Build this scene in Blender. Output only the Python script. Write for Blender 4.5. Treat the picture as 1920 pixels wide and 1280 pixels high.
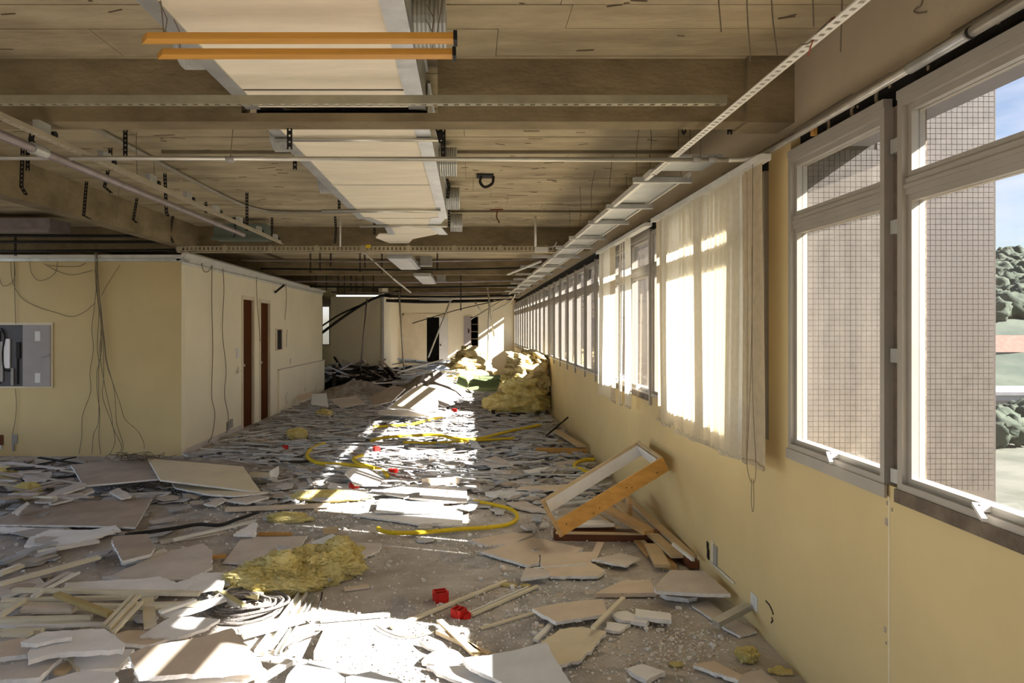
import bpy, math, random
from mathutils import Vector, noise, Matrix, Quaternion

for _o in list(bpy.data.objects):
    bpy.data.objects.remove(_o, do_unlink=True)
SC = bpy.context.scene
COL = SC.collection
RNG = random.Random(7)

# ------------------------------------------------------------------ camera, sky, sun, exposure
FPX, VX, VY, EYE = 1300.0, 880.0, 614.0, 1.6
cam_d = bpy.data.cameras.new('camera')
cam_d.sensor_width = 36.0
cam_d.lens = FPX / 1920 * 36
cam_d.shift_x = (960 - VX) / 1920
cam_d.shift_y = (VY - 640) / 1920
cam_d.clip_start = 0.05
cam_d.clip_end = 2000
cam = bpy.data.objects.new('camera', cam_d)
cam.location = (0, 0, EYE)
cam.rotation_euler = (math.pi / 2, 0, 0)
COL.objects.link(cam)
SC.camera = cam

SC.view_settings.view_transform = 'Standard'
SC.view_settings.look = 'None'
SC.view_settings.gamma = 1.0
SC.view_settings.use_curve_mapping = False
SC.view_settings.exposure = 2.68

SUN_DIR = Vector((-1.0, 0.30, -0.70)).normalized()
sun_d = bpy.data.lights.new('sun', 'SUN')
sun_d.energy = 12.6
sun_d.angle = math.radians(0.6)
sun_d.color = (1.0, 0.94, 0.855)
sun = bpy.data.objects.new('sun', sun_d)
sun.rotation_euler = SUN_DIR.to_track_quat('-Z', 'Y').to_euler()
sun.location = (20, -6, 16)
COL.objects.link(sun)

world = bpy.data.worlds.new('sky')
SC.world = world
world.use_nodes = True
wn = world.node_tree.nodes
wl = world.node_tree.links
wn.clear()
w_out = wn.new('ShaderNodeOutputWorld')
w_bg = wn.new('ShaderNodeBackground')
w_sky = wn.new('ShaderNodeTexSky')
w_sky.sky_type = 'NISHITA'
w_sky.sun_disc = False
w_sky.sun_elevation = math.asin(-SUN_DIR.z)
w_sky.sun_rotation = math.atan2(-SUN_DIR.x, -SUN_DIR.y)
w_sky.air_density = 1.0
w_sky.dust_density = 0.9
w_sky.ozone_density = 2.5
w_cn = wn.new('ShaderNodeTexNoise')
w_cn.inputs['Scale'].default_value = 3.2
w_cn.inputs['Detail'].default_value = 8
w_cn.inputs['Roughness'].default_value = 0.6
w_tc = wn.new('ShaderNodeTexCoord')
w_mp = wn.new('ShaderNodeMapping')
w_mp.inputs['Scale'].default_value = (1, 1, 3.5)
w_cr = wn.new('ShaderNodeValToRGB')
w_cr.color_ramp.elements[0].position = 0.46
w_cr.color_ramp.elements[1].position = 0.72
w_cr.color_ramp.elements[0].color = (0, 0, 0, 1)
w_cr.color_ramp.elements[1].color = (0.75, 0.75, 0.75, 1)
w_mx = wn.new('ShaderNodeMix')
w_mx.data_type = 'RGBA'
w_mx.inputs[7].default_value = (5.6, 5.9, 6.8, 1)
wl.new(w_tc.outputs['Generated'], w_mp.inputs['Vector'])
wl.new(w_mp.outputs['Vector'], w_cn.inputs['Vector'])
wl.new(w_cn.outputs['Fac'], w_cr.inputs['Fac'])
wl.new(w_cr.outputs['Color'], w_mx.inputs[0])
wl.new(w_sky.outputs['Color'], w_mx.inputs[6])
w_tint = wn.new('ShaderNodeMix')
w_tint.data_type = 'RGBA'
w_tint.blend_type = 'MULTIPLY'
w_tint.inputs[0].default_value = 1.0
w_tint.inputs[7].default_value = (1.0, 0.90, 0.84, 1)
wl.new(w_mx.outputs[2], w_tint.inputs[6])
wl.new(w_tint.outputs[2], w_bg.inputs['Color'])
w_bg.inputs['Strength'].default_value = 0.072
wl.new(w_bg.outputs['Background'], w_out.inputs['Surface'])

# ------------------------------------------------------------------ helpers
def px(x, y, D):
    """pixel of the photograph at a known distance along the room"""
    return Vector(((x - VX) / FPX * D, D, EYE + (VY - y) / FPX * D))

def fl(x, y, z=0.0):
    """pixel of the photograph on the horizontal plane at height z"""
    D = (EYE - z) * FPX / (y - VY)
    return Vector(((x - VX) / FPX * D, D, z))

def cl(x, y, z):
    """pixel on a horizontal plane above the eye"""
    D = (z - EYE) * FPX / (VY - y)
    return Vector(((x - VX) / FPX * D, D, z))

MATS = {}
def mat(name, col, rough=0.8, var=0.12, scale=6.0, bump=0.0, bscale=None, metal=0.0, detail=6, col2=None,
        stretch=(1, 1, 1), trans=0.0, spec=0.3, lo=0.35, hi=0.65):
    if name in MATS:
        return MATS[name]
    m = bpy.data.materials.new(name)
    m.use_nodes = True
    n = m.node_tree.nodes
    l = m.node_tree.links
    n.clear()
    out = n.new('ShaderNodeOutputMaterial')
    b = n.new('ShaderNodeBsdfPrincipled')
    b.inputs['Roughness'].default_value = rough
    b.inputs['Metallic'].default_value = metal
    b.inputs['Specular IOR Level'].default_value = spec
    tc = n.new('ShaderNodeTexCoord')
    mp = n.new('ShaderNodeMapping')
    mp.inputs['Scale'].default_value = stretch
    l.new(tc.outputs['Object'], mp.inputs['Vector'])
    nz = n.new('ShaderNodeTexNoise')
    nz.inputs['Scale'].default_value = scale
    nz.inputs['Detail'].default_value = detail
    nz.inputs['Roughness'].default_value = 0.6
    l.new(mp.outputs['Vector'], nz.inputs['Vector'])
    cr = n.new('ShaderNodeValToRGB')
    c2 = col2 if col2 else tuple(min(1, c * (1 + var)) for c in col)
    c1 = col if col2 else tuple(c * (1 - var) for c in col)
    cr.color_ramp.elements[0].color = (*c1, 1)
    cr.color_ramp.elements[1].color = (*c2, 1)
    cr.color_ramp.elements[0].position = lo
    cr.color_ramp.elements[1].position = hi
    l.new(nz.outputs['Fac'], cr.inputs['Fac'])
    l.new(cr.outputs['Color'], b.inputs['Base Color'])
    if bump:
        n2 = n.new('ShaderNodeTexNoise')
        n2.inputs['Scale'].default_value = bscale or scale * 6
        n2.inputs['Detail'].default_value = 8
        l.new(mp.outputs['Vector'], n2.inputs['Vector'])
        bp = n.new('ShaderNodeBump')
        bp.inputs['Strength'].default_value = bump
        bp.inputs['Distance'].default_value = 0.02
        l.new(n2.outputs['Fac'], bp.inputs['Height'])
        l.new(bp.outputs['Normal'], b.inputs['Normal'])
    if trans > 0:
        tr = n.new('ShaderNodeBsdfTranslucent')
        l.new(cr.outputs['Color'], tr.inputs['Color'])
        mx = n.new('ShaderNodeMixShader')
        mx.inputs[0].default_value = trans
        l.new(b.outputs[0], mx.inputs[1])
        l.new(tr.outputs[0], mx.inputs[2])
        l.new(mx.outputs[0], out.inputs[0])
    else:
        l.new(b.outputs[0], out.inputs[0])
    MATS[name] = m
    return m

def glass_mat(name, tint, dirt, dirt_scale=3.0, dirt_col=(0.8, 0.72, 0.62)):
    """tinted pane with a Fresnel gloss and a film of dried dirt"""
    m = bpy.data.materials.new(name)
    m.use_nodes = True
    n = m.node_tree.nodes
    l = m.node_tree.links
    n.clear()
    out = n.new('ShaderNodeOutputMaterial')
    t = n.new('ShaderNodeBsdfTransparent')
    t.inputs[0].default_value = (*tint, 1)
    g = n.new('ShaderNodeBsdfGlossy')
    g.inputs['Roughness'].default_value = 0.03
    lw = n.new('ShaderNodeLayerWeight')
    pw5 = n.new('ShaderNodeMath'); pw5.operation = 'POWER'; pw5.inputs[1].default_value = 4.5
    l.new(lw.outputs['Facing'], pw5.inputs[0])
    fr = n.new('ShaderNodeMapRange')
    fr.inputs[3].default_value = 0.022
    fr.inputs[4].default_value = 0.6
    l.new(pw5.outputs[0], fr.inputs[0])
    lw.inputs[0].default_value = 0.5
    m1 = n.new('ShaderNodeMixShader')
    l.new(fr.outputs[0], m1.inputs[0])
    l.new(t.outputs[0], m1.inputs[1])
    l.new(g.outputs[0], m1.inputs[2])
    tc = n.new('ShaderNodeTexCoord')
    mp = n.new('ShaderNodeMapping')
    mp.inputs['Scale'].default_value = (1, 1.6, 0.45)
    l.new(tc.outputs['Object'], mp.inputs['Vector'])
    nz = n.new('ShaderNodeTexNoise')
    nz.inputs['Scale'].default_value = dirt_scale
    nz.inputs['Detail'].default_value = 7
    nz.inputs['Distortion'].default_value = 0.6
    l.new(mp.outputs['Vector'], nz.inputs['Vector'])
    mr = n.new('ShaderNodeMapRange')
    mr.inputs[1].default_value = 0.35
    mr.inputs[2].default_value = 0.72
    mr.inputs[3].default_value = dirt * 0.35
    mr.inputs[4].default_value = dirt
    l.new(nz.outputs['Fac'], mr.inputs[0])
    d = n.new('ShaderNodeBsdfDiffuse')
    d.inputs[0].default_value = (*dirt_col, 1)
    d2 = n.new('ShaderNodeBsdfTranslucent')
    d2.inputs[0].default_value = (*dirt_col, 1)
    md = n.new('ShaderNodeMixShader')
    md.inputs[0].default_value = 0.5
    l.new(d.outputs[0], md.inputs[1])
    l.new(d2.outputs[0], md.inputs[2])
    m2 = n.new('ShaderNodeMixShader')
    l.new(mr.outputs[0], m2.inputs[0])
    l.new(m1.outputs[0], m2.inputs[1])
    l.new(md.outputs[0], m2.inputs[2])
    l.new(m2.outputs[0], out.inputs[0])
    MATS[name] = m
    return m

def wl_of(o):
    v = Vector((0, 0, 0))
    while o is not None:
        v += o.location
        o = o.parent
    return v

class MB:
    """collects shapes in world coordinates; build() links them as one mesh object"""
    def __init__(self):
        self.v, self.f, self.mi = [], [], []
    def add(self, vs, fs, mi=0):
        k = len(self.v)
        self.v += [Vector(p) for p in vs]
        self.f += [tuple(i + k for i in f) for f in fs]
        self.mi += [mi] * len(fs)
        return self
    def box(self, x0, x1, y0, y1, z0, z1, mi=0):
        vs = [(x, y, z) for z in (z0, z1) for y in (y0, y1) for x in (x0, x1)]
        return self.add(vs, [(0, 2, 3, 1), (4, 5, 7, 6), (0, 1, 5, 4), (2, 6, 7, 3), (0, 4, 6, 2), (1, 3, 7, 5)], mi)
    def bar(self, a, b, w, h, up=(0, 0, 1), mi=0):
        """beam of width w (sideways) and height h (along up), a and b on its lower centre line"""
        a, b = Vector(a), Vector(b)
        d = (b - a).normalized()
        s = d.cross(Vector(up))
        if s.length < 1e-4:
            s = d.cross(Vector((0, 1, 0)))
        s.normalize()
        u = s.cross(d).normalized()
        vs = []
        for p in (a, b):
            for q, r in ((-1, 0), (1, 0), (1, 1), (-1, 1)):
                vs.append(p + s * (q * w / 2) + u * (r * h))
        return self.add(vs, [(0, 1, 2, 3), (7, 6, 5, 4), (0, 4, 5, 1), (1, 5, 6, 2), (2, 6, 7, 3), (3, 7, 4, 0)], mi)
    def obox(self, c, ax, ay, az, mi=0):
        c, ax, ay, az = Vector(c), Vector(ax), Vector(ay), Vector(az)
        vs = [c + ax * i + ay * j + az * k for k in (-1, 1) for j in (-1, 1) for i in (-1, 1)]
        return self.add(vs, [(0, 2, 3, 1), (4, 5, 7, 6), (0, 1, 5, 4), (2, 6, 7, 3), (0, 4, 6, 2), (1, 3, 7, 5)], mi)
    def tube(self, pts, r, n=6, cap=True, mi=0, rr=None):
        pts = [Vector(p) for p in pts]
        k0 = len(self.v)
        m = len(pts)
        ref = Vector((0.13, 0.21, 0.97)).normalized()
        for i, p in enumerate(pts):
            d = (pts[min(i + 1, m - 1)] - pts[max(i - 1, 0)])
            d = d.normalized() if d.length > 1e-9 else Vector((0, 0, 1))
            s = d.cross(ref)
            if s.length < 0.15:
                s = d.cross(Vector((1, 0, 0)))
            s.normalize()
            u = s.cross(d)
            rad = rr[i] if rr else r
            for j in range(n):
                a = 2 * math.pi * j / n
                self.v.append(p + (s * math.cos(a) + u * math.sin(a)) * rad)
        for i in range(m - 1):
            for j in range(n):
                a = k0 + i * n + j
                b = k0 + i * n + (j + 1) % n
                self.f.append((a, b, b + n, a + n)); self.mi.append(mi)
        if cap:
            self.f.append(tuple(k0 + j for j in range(n - 1, -1, -1))); self.mi.append(mi)
            self.f.append(tuple(k0 + (m - 1) * n + j for j in range(n))); self.mi.append(mi)
        return self
    def ladder(self, a, b, w, t, side, pitch, hole=0.5, rail=0.28, mi=0):
        """perforated strip from a to b: two rails and cross bars; side = width direction"""
        a, b, side = Vector(a), Vector(b), Vector(side).normalized()
        d = b - a
        L = d.length
        d.normalize()
        nn = side.cross(d).normalized()
        rw = w * rail
        for s in (-1, 1):
            c = (a + b) / 2 + side * (s * (w / 2 - rw / 2))
            self.obox(c, d * (L / 2), side * (rw / 2), nn * (t / 2), mi)
        k = max(1, int(L / pitch))
        for i in range(k + 1):
            c = a + d * min(L, i * pitch)
            self.obox(c, d * (pitch * (1 - hole) / 2), side * (w / 2 - rw), nn * (t / 2), mi)
        return self
    def build(self, name, m, parent=None, smooth=False, loc=None, coll=None):
        if parent is not None:
            org = wl_of(parent)
        elif loc is not None:
            org = Vector(loc)
        else:
            xs = [p.x for p in self.v]; ys = [p.y for p in self.v]; zs = [p.z for p in self.v]
            org = Vector(((min(xs) + max(xs)) / 2, (min(ys) + max(ys)) / 2, min(zs)))
        me = bpy.data.meshes.new(name)
        me.from_pydata([tuple(p - org) for p in self.v], [], self.f)
        mm = m if isinstance(m, (list, tuple)) else [m]
        for q in mm:
            me.materials.append(q)
        if len(mm) > 1:
            me.polygons.foreach_set('material_index', self.mi)
        if smooth:
            me.polygons.foreach_set('use_smooth', [True] * len(me.polygons))
        me.update()
        o = bpy.data.objects.new(name, me)
        COL.objects.link(o)
        if parent is not None:
            o.parent = parent
        else:
            o.location = org
        return o

def tag(o, label=None, cat=None, group=None, kind=None):
    if label: o['label'] = label
    if cat: o['category'] = cat
    if group: o['group'] = group
    if kind: o['kind'] = kind
    return o

def empty(name, loc, label=None, cat=None, group=None, kind=None):
    o = bpy.data.objects.new(name, None)
    o.empty_display_size = 0.1
    COL.objects.link(o)
    o.location = loc
    return tag(o, label, cat, group, kind)

def child_copy(o, parent, off):
    """another piece sharing the mesh of o"""
    c = bpy.data.objects.new(o.name.split('.')[0], o.data)
    COL.objects.link(c)
    c.parent = parent
    c.location = off
    return c

def smooth_path(pts, per=6):
    pts = [Vector(p) for p in pts]
    if len(pts) < 3:
        return pts
    out = []
    P = [pts[0] * 2 - pts[1]] + pts + [pts[-1] * 2 - pts[-2]]
    for i in range(1, len(P) - 2):
        p0, p1, p2, p3 = P[i - 1], P[i], P[i + 1], P[i + 2]
        for k in range(per):
            t = k / per
            out.append(0.5 * ((2 * p1) + (-p0 + p2) * t + (2 * p0 - 5 * p1 + 4 * p2 - p3) * t * t + (-p0 + 3 * p1 - 3 * p2 + p3) * t ** 3))
    out.append(pts[-1])
    return out

# ------------------------------------------------------------------ materials
M_PAINT = mat('cream_wall_paint', (0.645, 0.505, 0.26), 0.75, 0.05, 1.3, 0.05, 30)
M_PAINT2 = mat('cream_partition_paint', (0.82, 0.745, 0.55), 0.7, 0.04, 1.2, 0.04, 30)
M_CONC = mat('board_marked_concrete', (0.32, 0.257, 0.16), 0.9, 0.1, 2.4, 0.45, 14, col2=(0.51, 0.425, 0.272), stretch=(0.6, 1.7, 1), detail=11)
M_CONCD = mat('dark_joint_concrete', (0.16, 0.115, 0.07), 0.95, 0.15, 5)  # darker concrete for the board joints and form marks
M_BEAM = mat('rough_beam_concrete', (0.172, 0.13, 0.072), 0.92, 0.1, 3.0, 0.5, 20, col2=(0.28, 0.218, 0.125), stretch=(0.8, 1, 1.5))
M_EDGE = mat('plastered_edge_beam', (0.42, 0.345, 0.24), 0.85, 0.06, 1.6, 0.12, 20)
M_BLACK = mat('black_head_band', (0.012, 0.011, 0.011), 0.8, 0.3, 8, 0.2)  # near black strip in the recessed gap over the window heads
M_ALU = mat('window_aluminium', (0.40, 0.365, 0.315), 0.45, 0.04, 5, 0.02, 60, metal=0.25)
M_ALUD = mat('dirty_sill_aluminium', (0.17, 0.13, 0.095), 0.7, 0.3, 12, 0.2, metal=0.2)
M_GALV = mat('galvanised_sheet', (0.50, 0.50, 0.48), 0.4, 0.14, 7, 0.05, 30, metal=0.6)
M_GALVW = mat('pale_galvanised_rail', (0.72, 0.70, 0.64), 0.45, 0.08, 9, 0.03, metal=0.25)
M_STRAP = mat('black_steel_strap', (0.016, 0.014, 0.012), 0.6, 0.3, 20, metal=0.2)
M_PIPEG = mat('zinc_conduit', (0.58, 0.55, 0.48), 0.36, 0.12, 14, 0.03, metal=0.65, stretch=(0.3, 1, 1))
M_PIPEP = mat('purple_grey_pipe', (0.27, 0.23, 0.23), 0.4, 0.15, 10, metal=0.4)
M_DUCT = mat('duct_lining_board', (0.86, 0.765, 0.59), 0.8, 0.07, 3, 0.15, 12, stretch=(0.6, 2.5, 1))
M_ORANGE = mat('orange_varnished_batten', (0.58, 0.285, 0.05), 0.5, 0.12, 5, 0.05, stretch=(0.5, 6, 6))
M_FLOOR = mat('dusty_floor_screed', (0.37, 0.325, 0.285), 0.92, 0.2, 2.6, 0.35, 40, col2=(0.64, 0.605, 0.57), detail=12, lo=0.40, hi=0.72)
M_GYP = mat('broken_gypsum', (0.84, 0.81, 0.77), 0.95, 0.07, 14, 0.5, 70)
M_PGREY = mat('grey_board_paper', (0.60, 0.535, 0.475), 0.9, 0.09, 4, 0.12, 40)
M_PBROWN = mat('brown_board_paper', (0.42, 0.345, 0.28), 0.9, 0.12, 4, 0.12, 40)
M_PWHITE = mat('white_board_face', (0.84, 0.82, 0.81), 0.85, 0.06, 5, 0.12, 40)
M_PCREAM = mat('cream_painted_board', (0.72, 0.63, 0.46), 0.7, 0.05, 4, 0.06, 40)
M_PPINK = mat('pale_tan_board', (0.66, 0.55, 0.43), 0.85, 0.06, 5, 0.12, 40)
M_PBLUE = mat('cool_white_board', (0.70, 0.72, 0.74), 0.75, 0.06, 5, 0.08, 40)
M_SLAT = mat('cream_slat', (0.72, 0.65, 0.49), 0.6, 0.08, 6, 0.05, stretch=(1, 1, 1))
M_SLATW = mat('white_slat', (0.78, 0.75, 0.69), 0.55, 0.06, 6, 0.05)
M_WOOD = mat('pine_timber', (0.52, 0.33, 0.145), 0.6, 0.16, 3, 0.08, 30, stretch=(1, 1, 8))
M_WOODO = mat('honey_timber', (0.58, 0.31, 0.085), 0.5, 0.15, 3, 0.06, 30, stretch=(1, 6, 6))
M_WOODR = mat('red_brown_timber', (0.145, 0.05, 0.022), 0.5, 0.2, 4, 0.08, 30)
M_WOODP = mat('pale_ply', (0.60, 0.46, 0.28), 0.7, 0.1, 4, 0.08, 30)
M_WOOL = mat('yellow_glass_wool', (0.68, 0.53, 0.165), 1.0, 0.2, 9, 1.0, 60, col2=(0.90, 0.78, 0.37), detail=12, trans=0.15)
M_WOOLT = mat('tan_wool_facing', (0.42, 0.33, 0.15), 0.95, 0.15, 6, 0.8, 30, col2=(0.60, 0.50, 0.27), detail=8)
M_HOSE = mat('yellow_corrugated_hose', (0.72, 0.51, 0.02), 0.5, 0.12, 8)
M_RED = mat('red_plastic', (0.55, 0.02, 0.015), 0.45, 0.2, 20)
M_RUB = mat('black_rubber', (0.02, 0.018, 0.016), 0.6, 0.3, 12)
M_WIRE = mat('grey_wire', (0.17, 0.135, 0.09), 0.6, 0.2, 12)
M_BRAID = mat('braided_grey_cable', (0.22, 0.20, 0.185), 0.6, 0.35, 160, 0.6, 200)
M_GREEN = mat('green_board', (0.13, 0.185, 0.075), 0.8, 0.12, 4, 0.1, 30, col2=(0.20, 0.26, 0.12))
M_METB = mat('bluish_metal_stud', (0.48, 0.51, 0.56), 0.4, 0.12, 6, metal=0.45)
M_DARKJ = mat('dark_scrap_and_gaps', (0.025, 0.021, 0.017), 0.85, 0.4, 6, 0.3)  # near black for dark scrap, joint gaps, cracks and holes
M_DOOR = mat('red_brown_door', (0.085, 0.026, 0.006), 0.7, 0.15, 3, 0.05, stretch=(3, 3, 0.4), spec=0.05)
M_VOID = mat('unlit_interior_dark', (0.02, 0.017, 0.015), 0.9, 0.2, 4)  # near black colour stands in for the shade inside closets, hatch and house windows
M_WPLAST = mat('white_plastic', (0.70, 0.68, 0.64), 0.5, 0.04, 8)
M_GPLAST = mat('grey_plastic', (0.34, 0.32, 0.29), 0.5, 0.08, 8)
M_PANEL = mat('grey_panel_door', (0.36, 0.325, 0.31), 0.55, 0.04, 6)
M_BLIND = mat('vertical_blind_fabric', (0.80, 0.74, 0.60), 0.9, 0.04, 30, 0.05, 200, trans=0.55)
M_BLINDB = mat('unlit_blind_fabric', (0.62, 0.52, 0.36), 0.9, 0.08, 20, 0.05, 200, trans=0.35)  # blind fabric darkened in colour for slats without backlight
M_TILE = mat('tan_mosaic_tile', (0.079, 0.068, 0.059), 0.45, 0.1, 18, col2=(0.102, 0.088, 0.076))
M_GROUT = mat('mosaic_grout', (0.066, 0.057, 0.05), 0.95, 0.1, 20)
M_REND = mat('outside_render', (0.17, 0.17, 0.20), 0.9, 0.08, 3)
M_GLASS = glass_mat('tinted_window_pane', (0.64, 0.65, 0.67), 0.008, 2.5)  # both panes carry a tint added to dim the sun and outside view
M_GLASSD = glass_mat('dirty_window_pane', (0.64, 0.65, 0.66), 0.024, 3.2, (0.82, 0.72, 0.60))
M_SCW = mat('dusty_white_shard', (0.56, 0.545, 0.54), 0.92, 0.12, 6, 0.2, 40)
M_SCG = mat('dusty_grey_shard', (0.40, 0.375, 0.355), 0.92, 0.12, 6, 0.2, 40)
M_SCB = mat('dusty_cool_shard', (0.46, 0.475, 0.50), 0.9, 0.1, 6, 0.2, 40)
M_SCT = mat('dusty_tan_shard', (0.47, 0.41, 0.345), 0.92, 0.1, 6, 0.2, 40)
M_SCE = mat('dusty_broken_edge', (0.66, 0.645, 0.63), 0.95, 0.1, 12, 0.3, 60)
# ================================================================== THE SETTING
XW = 1.52          # inner face of the window wall
ZC = 2.875         # underside of the slab
ZB = 2.571         # underside of the cross beams
YF = 23.5          # far wall
def struct(mb, name, m, parent=None, **k):
    o = mb.build(name, m, parent, **k)
    if parent is None:
        o['kind'] = 'structure'
    return o

floor = struct(MB().box(-6.2, 1.9, -3.4, 24.5, -0.2, 0.0), 'floor', M_FLOOR)

ceiling = struct(MB().box(-6.2, 1.9, -3.4, 24.5, ZC, ZC + 0.12), 'ceiling', M_CONCD)
rb = random.Random(3)
y = -4.9
while y < 23.3:
    w = rb.choice((0.22, 0.30, 0.30, 0.42, 0.55)) if y < 9 else rb.choice((0.4, 0.6, 0.8))
    cuts = [-3.4, 1.52] if y > 9 else [-3.4, -1.9 + rb.uniform(-.8, .8), 0.2 + rb.uniform(-.5, .7), 1.52]
    for a, b in zip(cuts[:-1], cuts[1:]):
        MB().box(a + .0015, b - .0015, y + .004, y + w - .004, ZC - 0.006 - rb.uniform(0, .005), ZC).build('slab_board', M_CONC, ceiling)
    y += w
MB().box(-6.2, -3.55, -5, 24, ZC - 0.006, ZC).build('slab_board', M_CONC, ceiling)

g = MB()
for k in range(420):
    x_, y_ = rb.uniform(-3.3, 1.45), rb.uniform(1.2, 8.6)
    if 3.2 < y_ < 3.5: continue
    L = rb.uniform(.008, .05) * (2.2 if rb.random() < .1 else 1)
    w = rb.uniform(.0015, .005)
    a = rb.gauss(0, .25)
    g.obox((x_, y_, ZC - .0115), (math.cos(a) * L, math.sin(a) * L, 0), (-math.sin(a) * w, math.cos(a) * w, 0), (0, 0, .001))
tag(g.build('form_marks', M_CONCD, ceiling), kind='stuff')
# cross beams; the first one is pierced by the duct
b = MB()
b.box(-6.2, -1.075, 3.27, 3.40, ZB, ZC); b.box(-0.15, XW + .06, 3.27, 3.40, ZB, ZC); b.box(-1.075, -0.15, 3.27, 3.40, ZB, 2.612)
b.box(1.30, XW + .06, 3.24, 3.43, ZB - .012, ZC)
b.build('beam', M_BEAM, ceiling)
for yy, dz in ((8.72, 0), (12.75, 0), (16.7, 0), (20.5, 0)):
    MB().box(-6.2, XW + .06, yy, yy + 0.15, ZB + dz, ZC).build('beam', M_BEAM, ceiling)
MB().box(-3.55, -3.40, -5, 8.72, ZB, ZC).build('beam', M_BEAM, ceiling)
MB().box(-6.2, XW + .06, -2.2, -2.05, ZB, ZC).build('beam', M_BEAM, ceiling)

# window wall: dwarf wall, pillars, plastered edge beam, black band
wall_right = struct(MB().box(XW, 1.60, -3.4, YF + .4, 0, 1.03).box(1.60, 1.9, -3.4, YF + .4, 0, .86), 'wall_right', M_PAINT)
PILLARS = [(3.277, 3.52), (-2.0, -1.76)]
for a, c in PILLARS:
    MB().box(XW, 1.575, a, c, 1.03, 2.50).build('pillar', M_PAINT, wall_right)
MB().box(XW, 1.9, 23.44, YF + .4, 1.03, 2.53).build('pillar', M_PAINT, wall_right)
MB().box(XW, 1.9, -3.4, YF + .4, 2.53, ZC).build('edge_beam', M_EDGE, wall_right)
# ragged lower lip of the plaster on the edge beam
g = MB()
rr_ = random.Random(11)
yy = 0.6
while yy < 6.5:
    L = rr_.uniform(0.10, 0.32)
    d = rr_.uniform(0.0, 0.012)
    g.box(XW - .001, XW + .02, yy, yy + L, 2.53 - d, 2.531)
    yy += L
g.build('plaster_lip', M_EDGE, wall_right)
MB().box(XW + .045, 1.62, -3.4, YF, 2.40, 2.53).build('head_band', M_BLACK, wall_right)
MB().box(1.62, 1.9, -3.4, YF + .4, 2.46, 2.54).build('lintel', M_REND, wall_right)
g = MB()
for q in range(34):
    yy = rr_.uniform(1.2, 4.5); zz = rr_.uniform(2.405, 2.52)
    s = rr_.uniform(.002, .006)
    g.obox((XW + .043, yy, zz), (0.002, 0, 0), (0, s, 0), (0, 0, s * rr_.uniform(.6, 1.6)))
for yy in (2.83, 2.66, 3.02, 4.1):
    for q in range(5):
        g.obox((XW + .043, yy + rr_.uniform(-.006, .006), 2.41 + q * .024), (0.003, 0, 0), (0, .008, 0), (0, 0, .013))
g.build('mortar_smear', M_EDGE, wall_right)
# marks on the dwarf wall: joint of two boards, rusty holes, socket plate, cracks
g = MB(); g.box(XW - .0015, XW, 2.505, 2.515, 0.30, 0.99); g.build('wall_joint', mat('joint_filler', (0.74, 0.63, 0.43), 0.8, 0.05), wall_right)
g = MB()
for (x_, y_, s_) in ((1663, 978, .008), (1664, 943, .004), (1673, 955, .004), (1660, 1180, .006), (1662, 1205, .003)):
    D = XW * FPX / (x_ - VX); p = px(x_, y_, D)
    g.obox((XW - .001, p.y, p.z), (.002, 0, 0), (0, s_, 0), (0, 0, s_ * 1.6))
g.build('wall_scar', M_PBROWN, wall_right)
def on_wall(x_, y_, X=XW):
    D = X * FPX / (x_ - VX)
    p = px(x_, y_, D)
    return Vector((X, p.y, p.z))
g = MB()
g.tube([on_wall(*q, X=XW - .002) for q in ((1436, 1126), (1443, 1134), (1448, 1145), (1450, 1152))], .004, 5)
g.tube([on_wall(*q, X=XW - .002) for q in ((1447, 1157), (1449, 1163), (1446, 1167))], .004, 5)
g.build('plaster_crack', M_DARKJ, wall_right)

# unseen back and left walls closing the hall, openings placed and sized for added daylight
bw = MB().box(-6.4, 1.9, -3.6, -3.4, 0, 0.90).box(-6.4, 1.9, -3.6, -3.4, 2.45, ZC)
for k in range(7):
    bw.box(-6.4 + k * 1.35, -6.4 + k * 1.35 + .14, -3.6, -3.4, .90, 2.45)
struct(bw, 'wall_back', M_PAINT)
wl_ = MB()
wl_.box(-6.4, -6.2, -3.4, 24.5, 0, 0.40); wl_.box(-6.4, -6.2, -3.4, 24.5, 2.70, ZC)
for k in range(8):
    wl_.box(-6.4, -6.2, -3.4 + k * 1.7, -3.4 + k * 1.7 + .18, .40, 2.70)
wl_.box(-6.4, -6.2, 8.6, 24.5, .40, 2.70)
struct(wl_, 'wall_left', M_PAINT)

# ------------------------------------------------------------------ the boxed-in service core on the left
XB, YB, HB = -3.585, 8.63, 2.42
D1, D2 = (10.94, 11.54), (11.86, 12.46)
core = MB()
core.box(-6.2, XB, YB, YB + .115, 0, HB)                                   # face towards the camera
wall_front = struct(core, 'wall_front', M_PAINT)
MB().box(XB - .001, XB + .002, YB + .001, YB + .117, 0, HB).build('corner_bead', M_PAINT2, wall_front)
core = MB()
for a, c, z0 in ((YB + .1152, D1[0], 0), (D1[0], D1[1], 2.08), (D1[1], D2[0], 0), (D2[0], D2[1], 2.06), (D2[1], 16.9, 0)):
    core.box(XB - .115, XB, a, c, z0, HB)
core.box(-6.2, XB - .115, 16.8, 16.9, 0, HB)
core.box(-6.2, XB - .12, YB + .116, 16.79, HB - .1, HB - .04)
wall_core = struct(core, 'wall_core', M_PAINT2)
MB().box(XB, XB + .035, 12.95, 17.0, 0, 0.80).build('chase_box', M_PAINT2, wall_core)
MB().box(XB, XB + .05, 12.95, 17.0, 0.80, 0.815).build('chase_ledge', M_PGREY, wall_core)
g = MB()
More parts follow.
